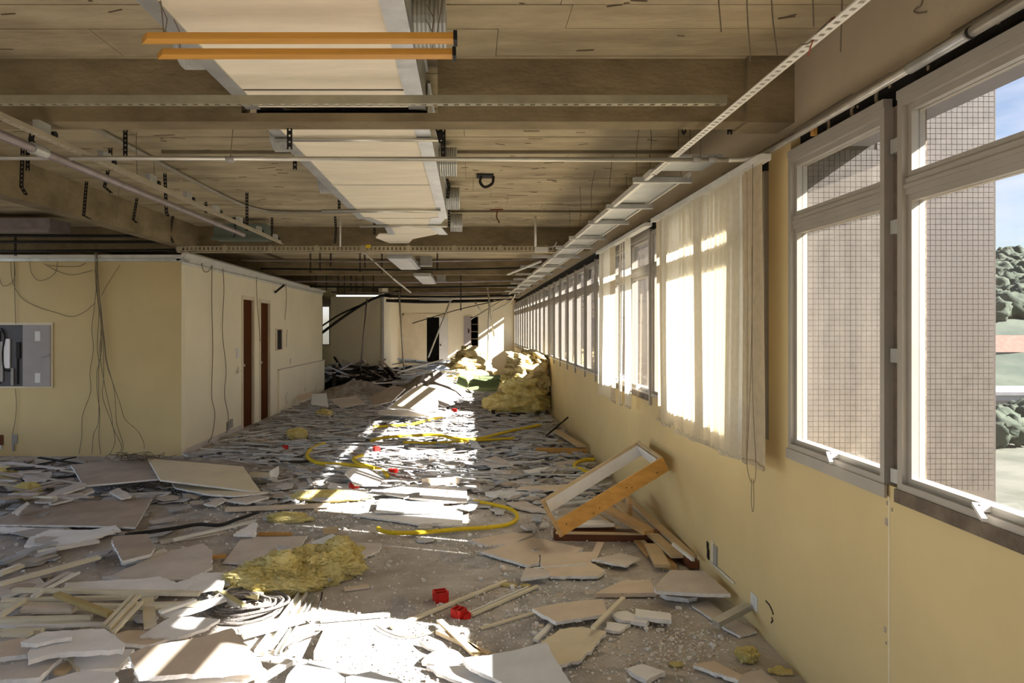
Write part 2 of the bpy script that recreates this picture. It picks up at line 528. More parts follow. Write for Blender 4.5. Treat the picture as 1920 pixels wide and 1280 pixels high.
for pts in (((538, 757), (535, 744), (539, 735)), ((560, 746), (561, 738)), ((571, 735), (572, 726)), ((590, 733), (593, 724), (594, 716)),
            ((544, 682), (545, 672)), ((537, 650), (538, 626), (539, 618)), ((452, 695), (445, 700), (447, 688))):
    P = []
    for (x_, y_) in pts:
        D = (XB + .036) * FPX / (x_ - VX); P.append(px(x_, y_, D))
    g.tube(P, .009, 4)
g.build('plaster_crack', M_PGREY, wall_core)
g = MB(); g.box(XB - .001, XB + .012, YB + .12, D1[0] - .05, 0.0, 0.07); g.build('skirting', M_PGREY, wall_core)
for i, (a, c) in enumerate((D1, D2)):
    d = struct(MB().box(XB - .075, XB - .03, a + .03, c - .03, 0.0, 2.05 - i * .02), 'door_%d' % (i + 1), M_DOOR)
    f = MB()
    f.box(XB - .1, XB + .012, a - .03, a + .03, 0, 2.11 - i * .02)
    f.box(XB - .1, XB + .012, c - .03, c + .03, 0, 2.11 - i * .02)
    f.box(XB - .1, XB + .012, a + .03, c - .03, 2.05 - i * .02, 2.11 - i * .02)
    f.build('door_frame', M_PCREAM, d)
    MB().tube([(XB - .03, a + .1, 1.0), (XB + .01, a + .1, 1.0)], .02, 10).build('door_knob', M_GALV, d)
# sheet-metal coping along the top of the core
g = MB()
g.box(-6.2, XB + .05, YB - .05, YB + .12, HB, HB + .035)
g.build('coping', M_GALV, wall_front)
g = MB(); g.box(-6.2, XB + .06, YB - .02, YB + .16, HB + .035, HB + .085); g.build('coping_lip', M_GALVW, wall_front)
g = MB()
g.add([(XB - .02, YB - .05, HB), (XB + .10, YB - .05, HB + .10), (XB + .10, 16.9, HB + .06), (XB - .02, 16.9, HB),
       (XB - .05, YB - .05, HB + .03), (XB + .07, YB - .05, HB + .13), (XB + .07, 16.9, HB + .09), (XB - .05, 16.9, HB + .03)],
      [(0, 1, 2, 3), (7, 6, 5, 4), (0, 4, 5, 1), (1, 5, 6, 2), (2, 6, 7, 3), (3, 7, 4, 0)])
g.box(XB - .01, XB + .02, YB, 16.9, HB - .03, HB)
g.build('coping_flashing', M_GALVW, wall_core)

# ------------------------------------------------------------------ far end
fw = MB()
DA, DB = (-1.45, -1.02), (-0.19, 0.31)
for a, c, z0 in ((-2.4, DA[0], 0), (DA[0], DA[1], 1.95), (DA[1], DB[0], 0), (DB[0], DB[1], 1.97), (DB[1], 1.9, 0)):
    fw.box(a, c, YF, YF + .15, z0, ZC)
wall_far = struct(fw, 'wall_far', M_PAINT2)
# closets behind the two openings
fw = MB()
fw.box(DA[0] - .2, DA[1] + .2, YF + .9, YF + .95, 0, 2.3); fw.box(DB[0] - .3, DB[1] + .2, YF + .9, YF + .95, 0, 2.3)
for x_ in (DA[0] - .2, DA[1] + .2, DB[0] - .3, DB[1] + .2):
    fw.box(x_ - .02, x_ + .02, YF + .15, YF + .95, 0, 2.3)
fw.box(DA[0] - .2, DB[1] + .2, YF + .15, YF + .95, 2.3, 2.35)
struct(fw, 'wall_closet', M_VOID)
d = struct(MB().box(DA[1], DA[1] + .29, YF - .05, YF - .01, 0, 1.95), 'door_3', M_WPLAST)
MB().box(DA[1] + .03, DA[1] + .06, YF - .09, YF - .05, .98, 1.04).build('door_handle', M_STRAP, d)
f = MB()
f.box(DA[0] - .82, DA[0] - .76, YF - .02, YF, 0, 2.1); f.box(DA[0] - .76, DA[0], YF - .012, YF, 0, 2.02); f.box(DA[0] - .82, DA[1] + .3, YF - .02, YF, 2.02, 2.08)
f.build('door_frame', M_PCREAM, d)
d = struct(MB().box(DB[0], DB[0] + .24, YF - .06, YF - .02, 0, 1.97), 'door_4', M_PANEL)
MB().box(DB[0] + .14, DB[0] + .19, YF - .075, YF - .06, 1.42, 1.56).build('door_lock', M_STRAP, d)
sh = empty('closet_shelf', (0.2, YF + .6, 0), 'narrow white shelf unit inside the far open closet', 'shelf')
for z_ in (0.95, 1.2, 1.45, 1.7):
    MB().box(0.06, 0.30, YF + .3, YF + .6, z_, z_ + .025).build('shelf_board', M_PCREAM, sh)
g = MB().box(0.04, 0.07, YF + .3, YF + .6, 0, 1.95).box(0.29, 0.31, YF + .3, YF + .6, 0, 1.95).box(0.04, 0.31, YF + .58, YF + .6, 0, .95)
g.build('shelf_side', M_PPINK, sh)
# partition at the left of the far end with its pale end post, and the side wall behind it
struct(MB().box(-3.80, -2.38, 19.0, 19.1, 0, 2.45), 'wall_partition', M_PAINT2)
struct(MB().box(-2.40, -2.34, 18.97, 19.13, 0, 2.45), 'trim_1', M_WPLAST)
struct(MB().box(-2.5, -2.4, 19.1, YF + .15, 0, ZC), 'wall_side', M_PAINT2)
fw = MB()
for a, c, z0, z1 in ((-6.2, -4.19, 0, ZC), (-4.19, -3.94, 0, 1.10), (-4.19, -3.94, 2.22, ZC), (-3.94, -3.78, 0, ZC)):
    fw.box(a, c, 19.6, 19.7, z0, z1)
struct(fw, 'wall_far_left', M_PAINT2)
w = struct(MB().box(-4.19, -4.16, 19.62, 19.68, 1.1, 2.22).box(-3.97, -3.94, 19.62, 19.68, 1.1, 2.22).box(-4.19, -3.94, 19.62, 19.68, 1.1, 1.13).box(-4.19, -3.94, 19.62, 19.68, 2.19, 2.22), 'window_50', M_ALU)
MB().box(-4.16, -3.97, 19.645, 19.65, 1.13, 2.19).build('pane', M_GLASS, w)
g = MB().box(-4.25, -3.85, 19.42, 19.58, 2.24, 2.42)
for z_ in (2.27, 2.30, 2.33, 2.36):
    g.box(-4.24, -3.86, 19.405, 19.42, z_, z_ + .012)
tag(g.build('air_grille', M_GPLAST), 'dark louvred grille hanging above the small bright far window', 'grille')

# ------------------------------------------------------------------ windows
def window(i, y0, y1, near=False, dirty=False, open_a=0.0):
    w = empty('window_%d' % i, (XW, (y0 + y1) / 2, 1.03), kind='structure')
    z0, z1, zt0, zt1 = 1.03, 2.40, 2.06, 2.12
    xa, xb = XW - .014, XW + .065
    f = MB()
    e = .026
    f.box(xa, xb, y0, y0 + e, z0, z1); f.box(xa, xb, y1 - e, y1, z0, z1)
    f.box(xa, xb, y0 + e, y1 - e, z0, z0 + e); f.box(xa, xb, y0 + e, y1 - e, z1 - e, z1)
    f.box(xa + .012, xb, y0 + e, y1 - e, zt0, zt1)
    f.box(xa + .006, xb, y0 + e, y1 - e, zt0 + .022, zt0 + .036)
    f.build('frame', M_ALU, w)
    # sash rails
    for (a, c) in ((z0 + e, zt0), (zt1, z1 - e)):
        s = MB()
        q = .022
        s.box(xa + .02, xb - .012, y0 + e, y0 + e + q, a, c); s.box(xa + .02, xb - .012, y1 - e - q, y1 - e, a, c)
        s.box(xa + .02, xb - .012, y0 + e + q, y1 - e - q, a, a + q); s.box(xa + .02, xb - .012, y0 + e + q, y1 - e - q, c - q, c)
        so = s.build('sash', M_ALU, w)
        MB().box(XW + .030, XW + .034, y0 + e + q, y1 - e - q, a + q, c - q).build('pane', M_GLASSD if dirty else M_GLASS, so)
    if near:
        t = MB(); t.box(xa - .006, xa + .004, y0 - .01, y1 + .01, 0.985, 1.032)
        t.build('sill_trim', M_ALU if i == 1 else M_ALUD, w)
        h = MB()
        hy = (y0 + y1) / 2 - .02
        h.box(xa - .010, xa + .02, hy - .012, hy + .012, z0 + .03, z0 + .052)
        h.bar((xa - .012, hy + .012, z0 + .044), (xa - .036, hy - .06, z0 + .016), .014, .011)
        h.build('latch_handle', M_WPLAST, w)
        t = MB(); t.box(xa - .004, xa + .03, y0, y1, 2.40, 2.43)
        t.build('head_trim', M_ALU, w)
    return w
window(1, 2.517, 3.277, True, True)
window(2, 1.68, 2.44, True, False)
wi = 3
for a, c in ((.84, 1.61), (0, .765), (-.84, -.07), (-1.68, -.91), (-2.8, -2.05), (-3.6, -2.88), (-4.4, -3.68)):
    window(wi, a, c); wi += 1
BND = [3.52, 4.27, 5.02, 5.78, 6.57, 7.42, 8.30, 9.06, 9.9, 10.7, 11.55, 12.4, 13.2, 14.05, 14.9, 15.7, 16.5, 17.3, 18.1, 18.9, 19.7, 20.5, 21.3, 22.0, 22.7, 23.46]
for a, c in zip(BND[:-1], BND[1:]):
    window(wi, a + .02, c - .02, near=(wi in (13, 14)), dirty=(wi in (10, 11, 12, 13))); wi += 1
# posts standing between the windows
posts = [(c0 - .016, c0 + .016) for c0 in BND[1:-1]] + [(2.44, 2.517), (1.61, 1.68), (.765, .84), (-.07, 0), (-.91, -.84), (-2.05, -2.0), (-2.88, -2.8), (-3.68, -3.6), (-5, -4.4)]
for k, (a, c) in enumerate(posts):
    g = MB()
    if k < 24:
        g.box(XW - .022, XW + .07, a, c, 0.955, 2.42)
    else:
        g.box(XW + .02, XW + .09, a, c, 1.03, 2.40)
    t = g.build('mullion_post', M_ALUD if k >= 24 else M_ALU, wall_right)
    if k == 24:
        for z_ in (1.07, 1.50, 1.96, 2.25):
            MB().box(XW - .002, XW + .02, 2.452, 2.50, z_ - .025, z_ + .025).build('clip', M_GALV, t)
        MB().box(XW + .03, XW + .08, 2.503, 2.517, 1.03, 2.40).build('timber_strip', M_WOODP, t)

# ------------------------------------------------------------------ outside: mosaic fins, ground, town on the hill
for k, y0 in enumerate((3.285, 8.36, 13.1, 18.1)):
    fin = empty('facade_fin', (2.2, y0 + .12, -3), ('tan mosaic tiled fin outside the two nearest windows', 'tan mosaic fin outside the windows between the two blinds',
                'tan mosaic fin beyond the second blind', 'tan mosaic fin by the far end of the window row')[k], 'facade fin')
    MB().box(1.901, 2.49, y0, y0 + .24, -3, 6).box(1.601, 1.901, y0, y0 + .23, .861, 2.459).build('core', M_GROUT, fin)
    T = .0252
    if k == 0:
        tiles = []
        for i in range(int(.885 / T)):
            for j in range(int(1.95 / T)):
                tiles.append((1.603 + i * T, .83 + j * T))
        tiles = [t for t in tiles if t[0] > 1.91 or .87 < t[1] < 2.43]
        def vis(t):
            # seen inside the panes of the two near windows
            xx = VX + (t[0]) / y0 * FPX
            return xx
        tiles.sort(key=lambda t: (abs(vis(t) - 1800) > 70, abs(t[1] - 1.75)))
        proto = MB().box(0, T - .0022, -.0035, 0, 0, T - .0022).build('tile', M_TILE, fin)
        proto.location = Vector((0, 0, 0))
        proto.data.transform(Matrix.Translation(wl_of(fin)))
        org = wl_of(fin)
        first = True
        for (x_, z_) in tiles[:300]:
            loc = Vector((x_, y0, z_)) - org
            if first:
                proto.location = loc; first = False
            else:
                child_copy(proto, fin, loc)
        g = MB()
        for (x_, z_) in tiles[300:]:
            g.box(x_, x_ + T - .0022, y0 - .0035, y0 + .001, z_, z_ + T - .0022)
        tag(g.build('tiles', M_TILE, fin), kind='stuff')
        MB().box(1.903, 2.488, y0 - .0035, y0, -3, .83).build('cladding', M_TILE, fin)
        MB().box(1.903, 2.488, y0 - .0035, y0, 2.78, 6).build('cladding', M_TILE, fin)
    else:
        MB().box(1.903, 2.488, y0 - .004, y0, -3, 6).box(1.60, 1.903, y0 - .004, y0, 1.031, 2.459).build('cladding', M_TILE, fin)
    MB().box(2.49, 2.494, y0, y0 + .24, -3, 6).build('cladding', M_TILE, fin)

GZ = -13.0
M_GRASS = mat('grass_and_scrub', (0.065, 0.068, 0.046), 0.95, 0.3, 0.15, 0, col2=(0.119, 0.117, 0.090))
struct(MB().box(6, 900, -300, 900, GZ - 1, GZ), 'ground', M_GRASS)
def hz(y_):
    return GZ + 38.0 * min(1, max(0, (y_ - 118) / 140.0)) ** .8
def hill(name, x0, x1, y0, y1, m, seed, nx=60):
    vs, fs = [], []
    for j in range(nx + 1):
        for i in range(nx + 1):
            x_, y_ = x0 + (x1 - x0) * i / nx, y0 + (y1 - y0) * j / nx
            z_ = hz(y_) + (2.5 * noise.noise(Vector((x_ * .02 + seed, y_ * .02, 0))) + 1.0 * noise.noise(Vector((x_ * .1, y_ * .1, seed))) if y_ > 125 else -.05)
            vs.append((x_, y_, z_))
    for j in range(nx):
        for i in range(nx):
            a = j * (nx + 1) + i
            fs.append((a, a + 1, a + nx + 2, a + nx + 1))
    o = MB().add(vs, fs).build(name, m, smooth=True)
    o['kind'] = 'structure'
    return o
M_HILL = mat('wooded_hillside', (0.034, 0.048, 0.034), 0.95, 0.3, 0.12, 0.6, 0.6, col2=(0.068, 0.080, 0.058))
hill('hillside', 20, 560, 118, 420, M_HILL, 2.0)
def crown(name, c, r, m, seed, label):
    vs, fs = [], []
    N, Mm = 26, 15
    for j in range(Mm + 1):
        for i in range(N):
            th, ph = 2 * math.pi * i / N, math.pi * j / Mm
            d = Vector((math.sin(ph) * math.cos(th), math.sin(ph) * math.sin(th), math.cos(ph)))
            k = 1 + .35 * noise.noise(d * 2.2 + Vector((seed, 0, 0))) + .2 * noise.noise(d * 5 + Vector((seed, 3, 0))) + .1 * noise.noise(d * 11 + Vector((seed, 3, 0)))
            vs.append(Vector(c) + Vector((d.x * r, d.y * r, d.z * r * .85)) * k)
    for j in range(Mm):
        for i in range(N):
            a, b2 = j * N + i, j * N + (i + 1) % N
            fs.append((a, b2, b2 + N, a + N))
    t = empty(name, (c[0], c[1], c[2] - r), label, 'tree', 'trees and shrubs below the hill')
    MB().add(vs, fs).build('foliage', m, t, smooth=True)
    MB().tube([(c[0], c[1], c[2] - r * 1.5), (c[0], c[1], c[2])], r * .12, 6).build('trunk', M_WOODR, t)
    return t
def house(c, w, dpt, h, wallm, roofm, label, roof='gable', nwin=3):
    x_, y_, z_ = c
    t = empty('house', (x_, y_, z_), label, 'house')
    MB().box(x_ - w / 2, x_ + w / 2, y_ - dpt / 2, y_ + dpt / 2, z_, z_ + h).build('wall', wallm, t)
    if roof == 'gable':
        o_ = .5
        r = MB().add([(x_ - w / 2 - o_, y_ - dpt / 2 - o_, z_ + h), (x_ + w / 2 + o_, y_ - dpt / 2 - o_, z_ + h), (x_ + w / 2 + o_, y_ + dpt / 2 + o_, z_ + h), (x_ - w / 2 - o_, y_ + dpt / 2 + o_, z_ + h),
                      (x_ - w / 2 - o_, y_, z_ + h + dpt * .28), (x_ + w / 2 + o_, y_, z_ + h + dpt * .28)],
                     [(0, 1, 5, 4), (2, 3, 4, 5), (0, 4, 3), (1, 2, 5), (0, 3, 2, 1)])
        r.build('roof', roofm, t)
    else:
        MB().box(x_ - w / 2 - .4, x_ + w / 2 + .4, y_ - dpt / 2 - .4, y_ + dpt / 2 + .4, z_ + h, z_ + h + .5).build('roof', roofm, t)
    for k in range(nwin):
        cx = x_ - w / 2 + w * (k + .5) / nwin
        wv = MB().box(cx - w * .09, cx + w * .09, y_ - dpt / 2 - .06, y_ - dpt / 2 + .02, z_ + h * .35, z_ + h * .75).build('window', M_VOID, t)
        wv2 = MB().box(x_ - w / 2 - .06, x_ - w / 2 + .02, y_ - dpt / 2 + dpt * (k + .3) / nwin, y_ - dpt / 2 + dpt * (k + .7) / nwin, z_ + h * .35, z_ + h * .75).build('window', M_VOID, t)
    return t
M_HW = mat('house_white', (0.306, 0.306, 0.323), 0.85, 0.04, 1)
M_HG = mat('house_pale_green', (0.212, 0.255, 0.252), 0.85, 0.05, 1)
M_ROOF = mat('terracotta_roof', (0.187, 0.076, 0.056), 0.85, 0.2, 1.2)
M_ASB = mat('grey_fibre_roof', (0.153, 0.150, 0.156), 0.9, 0.1, 1.0)
M_LEAF = mat('dark_foliage', (0.031, 0.041, 0.027), 0.9, 0.3, 0.8, 0.8, 2, col2=(0.054, 0.068, 0.044))
# positions follow sight lines through the nearest window, distances from usual house sizes
def out_at(x_, y_, D):
    return px(x_, y_, D)
def base(x_, D):
    return (x_ - VX) / FPX * D, D, hz(D)
X_, Y_, Z_ = base(1866, 113); house((X_ + 25, Y_ + 6, GZ), 50, 12, 3.6, M_HW, M_ASB, 'long low white warehouse with flat grey roof in front of the red roofed house', 'flat', 7)
X_, Y_, Z_ = base(1868, 142); house((X_ + 14, Y_ + 6, -8.6), 30, 12, 5.2, M_HG, M_ROOF, 'pale green house under a wide red tiled roof', 'gable', 5)
X_, Y_, Z_ = base(1880, 190); house((X_ + 4, Y_ + 4, -1.2), 8, 8, 5.0, M_HW, M_ASB, 'small white house on the wooded slope', 'flat', 2)
X_, Y_, Z_ = base(1925, 205); house((X_ + 6, Y_ + 4, 3.0), 11, 8, 5.0, M_HW, M_ROOF, 'white house with red roof higher up the slope', 'gable', 2)
rt = random.Random(21)
for k in range(9):
    D = rt.uniform(82, 96)
    X_, Y_, Z_ = base(1862 + k * 10 + rt.uniform(-4, 4), D)
    r_ = rt.uniform(1.8, 2.6)
    crown('shrub', (X_, Y_, GZ + r_), r_, M_LEAF, k * 3.1, 'dark green shrub growing below the white warehouse')
for k in range(38):
    D = 165 + 100 * ((k * .618) % 1)
    X_, Y_, Z_ = base(1858 + 2.6 * k, D)
    r_ = rt.uniform(3.2, 4.6)
    crown('tree', (X_, Y_, Z_ + r_ * .7), r_, M_LEAF, 50 + k * 3.1, 'dark leafy tree on the wooded slope behind the houses')
M_ROAD = mat('asphalt_lot', (0.105, 0.102, 0.102), 0.9, 0.1, 0.6)
struct(MB().box(6, 60, 4, 26, GZ, GZ + .03), 'trim_lot', M_ROAD)
# ================================================================== CEILING SERVICES
# ---- air duct
ZD = 2.634
duct = empty('air_duct', (-.63, 5, ZD), 'large rectangular air duct lined with cream boards and grey metal edges', 'duct')
SECT = [(-1.0, .6), (.6, 2.0), (2.0, 3.02), (3.02, 3.268), (3.45, 5.03), (5.03, 6.56)]
for a, c in SECT:
    MB().box(-.985, -.285, a + .012, c - .012, ZD, ZD + .012).build('lining_board', M_DUCT, duct)
for s_, x0_, x1_ in ((0, -1.05, -.985), (1, -.285, -.205)):
    g = MB()
    for a, c in ((-1.0, 3.268), (3.42, 6.56)):
        g.box(x0_, x1_, a, c, ZD - .006, ZD + .006)
        xs = -1.05 if s_ == 0 else -.209
        g.box(xs, xs + .004, a, c, ZD, ZC - .05)
        g.box(xs - .012, xs + .016, a, c, ZD + .17, ZD + .182)
    g.build('flange', M_GALV, duct)
g = MB()
for (a, c) in SECT:
    g.box(-1.0, -.27, c - .012, c + .012, ZD + .004, ZD + .02)
g.box(-1.04, -.21, 3.40, 3.46, ZD + .004, ZD + .03)
g.build('joint_gap', M_DARKJ, duct)
# tapering end of the duct
g = MB()
def quadbox(g, P, t):
    n = len(P)
    g.add([(p[0], p[1], p[2]) for p in P] + [(p[0], p[1], p[2] + t) for p in P],
          [tuple(range(n - 1, -1, -1)), tuple(range(n, 2 * n))] + [(i, (i + 1) % n, (i + 1) % n + n, i + n) for i in range(n)])
g1 = MB(); quadbox(g1, [(-.93, 6.58, ZD), (-.36, 6.58, ZD), (-.42, 7.02, ZD), (-.80, 7.02, ZD)], .012); g1.build('lining_board', M_DUCT, duct)
g1 = MB(); quadbox(g1, [(-.84, 7.05, ZD), (-.42, 7.05, ZD), (-.34, 7.66, ZD), (-.82, 7.66, ZD)], .012); g1.build('lining_board', M_DUCT, duct)
g1 = MB(); quadbox(g1, [(-1.0, 7.68, ZD), (-.35, 7.68, ZD), (-.66, 8.1, ZD), (-.74, 8.5, ZD), (-.98, 8.5, ZD), (-1.08, 8.0, ZD)], .012); g1.build('lining_board', M_DUCT, duct)
g1 = MB()
quadbox(g1, [(-1.02, 6.5, ZD - .004), (-.93, 6.5, ZD - .004), (-.80, 7.02, ZD - .004), (-.82, 7.7, ZD - .004), (-.9, 7.7, ZD - .004), (-.87, 7.1, ZD - .004)], .01)
quadbox(g1, [(-.36, 6.5, ZD - .004), (-.22, 6.5, ZD - .004), (-.3, 7.0, ZD - .004), (-.24, 7.7, ZD - .004), (-.34, 7.7, ZD - .004), (-.42, 7.05, ZD - .004)], .01)
g1.box(-.9, -.34, 6.57, 7.7, ZD + .03, ZD + .2)
g1.build('flange', M_GALV, duct)
def collar(D, side, z_, r, L):
    g = MB()
    x0_ = -1.05 if side < 0 else -.205
    n = 8
    pts = [(x0_ + side * L * i / (n * 2), D, z_) for i in range(2 * n + 1)]
    g.tube(pts, r, 20, rr=[r * (1.0 if i % 2 else .95) for i in range(2 * n + 1)])
    o = g.build('spiral_collar', M_GALV, duct, smooth=False)
    return o
for D in (2.75, 4.05, 5.3):
    collar(D, -1, 2.725, .098, .09)
for D, L in ((4.75, .12), (6.1, .12), (7.5, .13)):
    collar(D, 1, 2.735, .10, L)
collar(2.55, 1, 2.72, .09, .12)

# ---- the two orange battens slung under the duct
def hang_wires(name, pairs, r, label, cat, group, m=None):
    for a, c in pairs:
        mid = (Vector(a) + Vector(c)) / 2 + Vector((RNG.uniform(-.012, .012), RNG.uniform(-.012, .012), 0))
        tag(MB().tube(smooth_path([a, mid, c], 5), r, 5).build(name, m or M_WIRE), label, cat, group)
for k, (x0_, x1_, D0, lab) in enumerate(((-1.04, -.05, 2.16, 'long orange batten hung under the cream duct, first of the pair'),
                                        (-1.047, -.056, 2.285, 'orange batten hung under the duct just behind the first one'))):
    t = empty('orange_batten', ((x0_ + x1_) / 2, D0, 2.50), lab, 'batten', 'orange battens under the duct')
    g = MB()
    quadbox(g, [(x0_ + .035, D0, 2.50), (x1_, D0, 2.50), (x1_, D0 + .042, 2.50), (x0_, D0 + .042, 2.50)], .020)
    g.build('profile', M_ORANGE, t)
    MB().box(x1_, x1_ + .012, D0 - .004, D0 + .05, 2.495, 2.525).build('end_clip', M_STRAP, t)
    for xx in (x0_ + .08, x1_ - .07):
        MB().tube([(xx, D0 + .02, 2.505), (xx + .01, D0 + .02, 2.57), (xx - .02, D0 + .03, 2.63)], .0018, 5).build('tie_wire', M_WIRE, t)
tag(MB().tube(smooth_path([(-1.0, 2.2, 2.87), (-.985, 2.2, 2.7), (-.96, 2.18, 2.52)], 5), .0018, 5).build('tie_wire', M_WIRE), 'thin wire tying the left ends of the orange battens to the slab', 'wire')
tag(MB().tube(smooth_path([(-.08, 2.2, 2.87), (-.10, 2.2, 2.7), (-.12, 2.2, 2.52)], 5), .0018, 5).tube([(-.05, 2.22, 2.87), (-.11, 2.25, 2.52)], .0018, 5).build('tie_wire', M_WIRE), 'doubled thin wire tying the right ends of the orange battens to the slab', 'wire')

# ---- perforated rails
r1 = MB()
r1.box(-6.15, 1.06, 2.85, 2.853, 2.523, 2.556)
r1.ladder((-6.15, 2.868, 2.523), (1.06, 2.868, 2.523), .034, .003, (0, 1, 0), .045, .45, .25)
tag(r1.build('ceiling_rail', mat('dull_green_grey_rail', (0.34, 0.31, 0.22), 0.5, 0.15, 6, metal=0.35)), 'long perforated angle rail running across the hall in front of the first beam', 'rail')
r2 = MB()
r2.ladder((1.05, .7, 2.470), (1.05, 3.97, 2.476), .036, .003, (1, 0, 0), .042, .42, .27)
r2.box(1.066, 1.069, .7, 3.97, 2.472, 2.505)
tag(r2.build('ceiling_rail', M_GALVW), 'bright white perforated rail running along the window side', 'rail')
r3 = MB()
r3.box(-1.957, -1.953, 1.8, 7.2, 2.465, 2.50)
r3.ladder((-1.94, 1.8, 2.467), (-1.94, 7.2, 2.467), .03, .003, (1, 0, 0), .05, .4, .28)
rail3 = r3.build('ceiling_rail', mat('tan_grey_rail', (0.50, 0.44, 0.33), 0.45, 0.1, 8, metal=0.35))
tag(rail3, 'perforated rail with square tabs running along the left side beside a pipe', 'rail')
for k in range(9):
    D = 2.6 + k * .55
    g = MB().box(-1.985, -1.955, D, D + .09, 2.48, 2.545)
    t = g.build('tab', M_GALV, rail3)
    MB().tube([(-1.955, D + .13, 2.51), (-1.975, D + .13, 2.51)], .018, 8).build('clip', M_STRAP, rail3)
tray = MB()
tray.ladder((-3.5, 8.30, 2.545), (1.08, 8.30, 2.545), .06, .003, (0, 0, 1), .05, .5, .2)
tray.box(-3.5, 1.08, 8.30, 8.38, 2.500, 2.506)
for k in range(9):
    tray.box(-3.5 + k * .55, -3.46 + k * .55, 8.292, 8.30, 2.50, 2.585)
tag(tray.build('cable_tray', mat('khaki_cable_tray', (0.42, 0.36, 0.24), 0.5, 0.12, 6, metal=0.3)), 'long perforated cable tray hung in front of the second beam', 'cable tray')

# ---- conduits
zc_ = 2.442
c1 = empty('conduit', (0, 3.48, zc_), 'straight zinc conduit crossing the hall and turning along the window head', 'conduit')
P = [(-6.15, 3.48, zc_ + .02), (1.30, 3.48, zc_)]
MB().tube(P, .0115, 12).build('tube', M_PIPEG, c1, smooth=True)
el = smooth_path([(1.30, 3.48, zc_), (1.38, 3.475, zc_ + .002), (1.435, 3.44, zc_ + .006), (1.455, 3.38, zc_ + .012)], 6)
MB().tube(el, .013, 12).build('elbow', M_PIPEG, c1, smooth=True)
MB().tube([(1.455, 3.38, zc_ + .012), (1.46, 2.13, 2.458)], .0135, 14).build('tube', M_PIPEG, c1, smooth=True)
MB().tube([(1.46, 2.12, 2.458), (1.462, .2, 2.462)], .016, 14).build('tube', M_PIPEG, c1, smooth=True)
MB().tube([(1.46, 2.30, 2.457), (1.46, 2.03, 2.458)], .017, 14).build('coupling', M_GALV, c1, smooth=True)
MB().tube([(1.46, 2.02, 2.458), (1.46, 2.01, 2.458)], .0185, 14).build('gasket', M_STRAP, c1, smooth=True)
for xx in (-1.2, 1.14, 1.22):
    MB().tube([(xx - .02, 3.48, zc_ + .002), (xx + .02, 3.48, zc_ + .002)], .016, 12).build('coupling', M_GPLAST, c1, smooth=True)
MB().tube([(-1.2, 3.48, zc_ + .01), (-1.19, 3.49, 2.6), (-1.18, 3.5, ZC)], .002, 5).build('hanger_wire', M_WIRE, c1)
MB().tube([(1.16, 3.48, zc_ + .01), (1.16, 3.48, 2.6), (1.155, 3.5, ZC)], .002, 5).build('hanger_wire', M_WIRE, c1)

def line(name, pts, r, m, label, cat='pipe', group=None, n=8, sm=True, k=5):
    o = MB().tube(smooth_path(pts, k) if len(pts) > 2 else pts, r, n).build(name, m, smooth=sm)
    return tag(o, label, cat, group)
pp = line('pipe', [(-2.02, 1.8, 2.43), (-2.02, 6.2, 2.43)], .021, M_PIPEP, 'purplish grey pipe running alongside the left perforated rail')
MB().tube([(-2.02, 3.2, 2.43), (-2.02, 3.3, 2.43)], .027, 12).build('coupling', M_GALV, pp)
line('pipe', [(-2.34, 4.2, 2.845), (-2.33, 6.6, 2.845), (-2.22, 7.3, 2.845), (-2.0, 7.47, 2.845), (-1.2, 7.48, 2.845)], .017, mat('grey_slab_pipe', (0.30, 0.27, 0.215), 0.6, 0.1, 8), 'grey pipe bending across the underside of the slab')
for k, (a, c, D, lab) in enumerate(((-2.2, 1.5, 4.95, 'dark flat conduit fixed across the slab behind the first beam'), (-.2, 1.4, 7.48, 'dark flat conduit fixed across the slab before the second beam'))):
    tag(MB().box(a, c, D, D + .03, ZC - .03, ZC - .006).build('flat_conduit', mat('brown_conduit', (0.20, 0.16, 0.10), 0.7, 0.1, 8)), lab, 'conduit')
line('pipe', [(-1.28, 6.02, 2.612), (-.25, 6.02, 2.612)], .017, M_PIPEG, 'short tube slung across below the tapering duct end')
line('pipe', [(-1.1, 6.95, 2.616), (-.22, 6.95, 2.616)], .014, M_PIPEG, 'second short tube slung across below the duct end')
line('pipe', [(-1.05, 3.75, 2.616), (-.15, 3.75, 2.616)], .012, M_PIPEG, 'tube end tucked under the duct just behind the first beam')
FARP = ((10.3, 2.60, .012, -3.4, 1.3), (11.3, 2.56, .016, -3.4, 1.35), (13.9, 2.53, .018, -3.5, 1.4), (15.2, 2.50, .02, -3.5, 1.2), (17.6, 2.50, .02, -3.5, 1.3), (18.4, 2.44, .03, -2.3, 1.2), (19.6, 2.46, .02, -2.3, 1.4), (21.2, 2.45, .024, -2.3, 1.5))
for k, (D, z_, r, a, c) in enumerate(FARP):
    nm = ('second beam', 'second beam', 'third beam', 'third beam', 'fourth beam', 'fourth beam', 'fourth beam', 'last beam')[k]
    line('pipe', [(a, D, z_), ((a + c) / 2, D + .05, z_ - .015), (c, D, z_ + .02)], r, (M_PIPEP, M_STRAP)[k % 2], 'thin dark pipe crossing the far ceiling beyond the ' + nm, 'pipe', 'dark pipes across the far ceiling')
for k, (x_, a, c, z_) in enumerate(((-4.6, 4.2, 8.4, 2.52), (-4.2, 5, 8.5, 2.60), (-5.2, 4, 8.4, 2.62))):
    line('pipe', [(x_ - 1.5, c - .4 * k, z_), (-3.42, c - .25 * k, z_ + .02)], .018, M_STRAP, 'dark pipe in the void above the electrical panel wall', 'pipe', 'dark pipes above the panel wall')
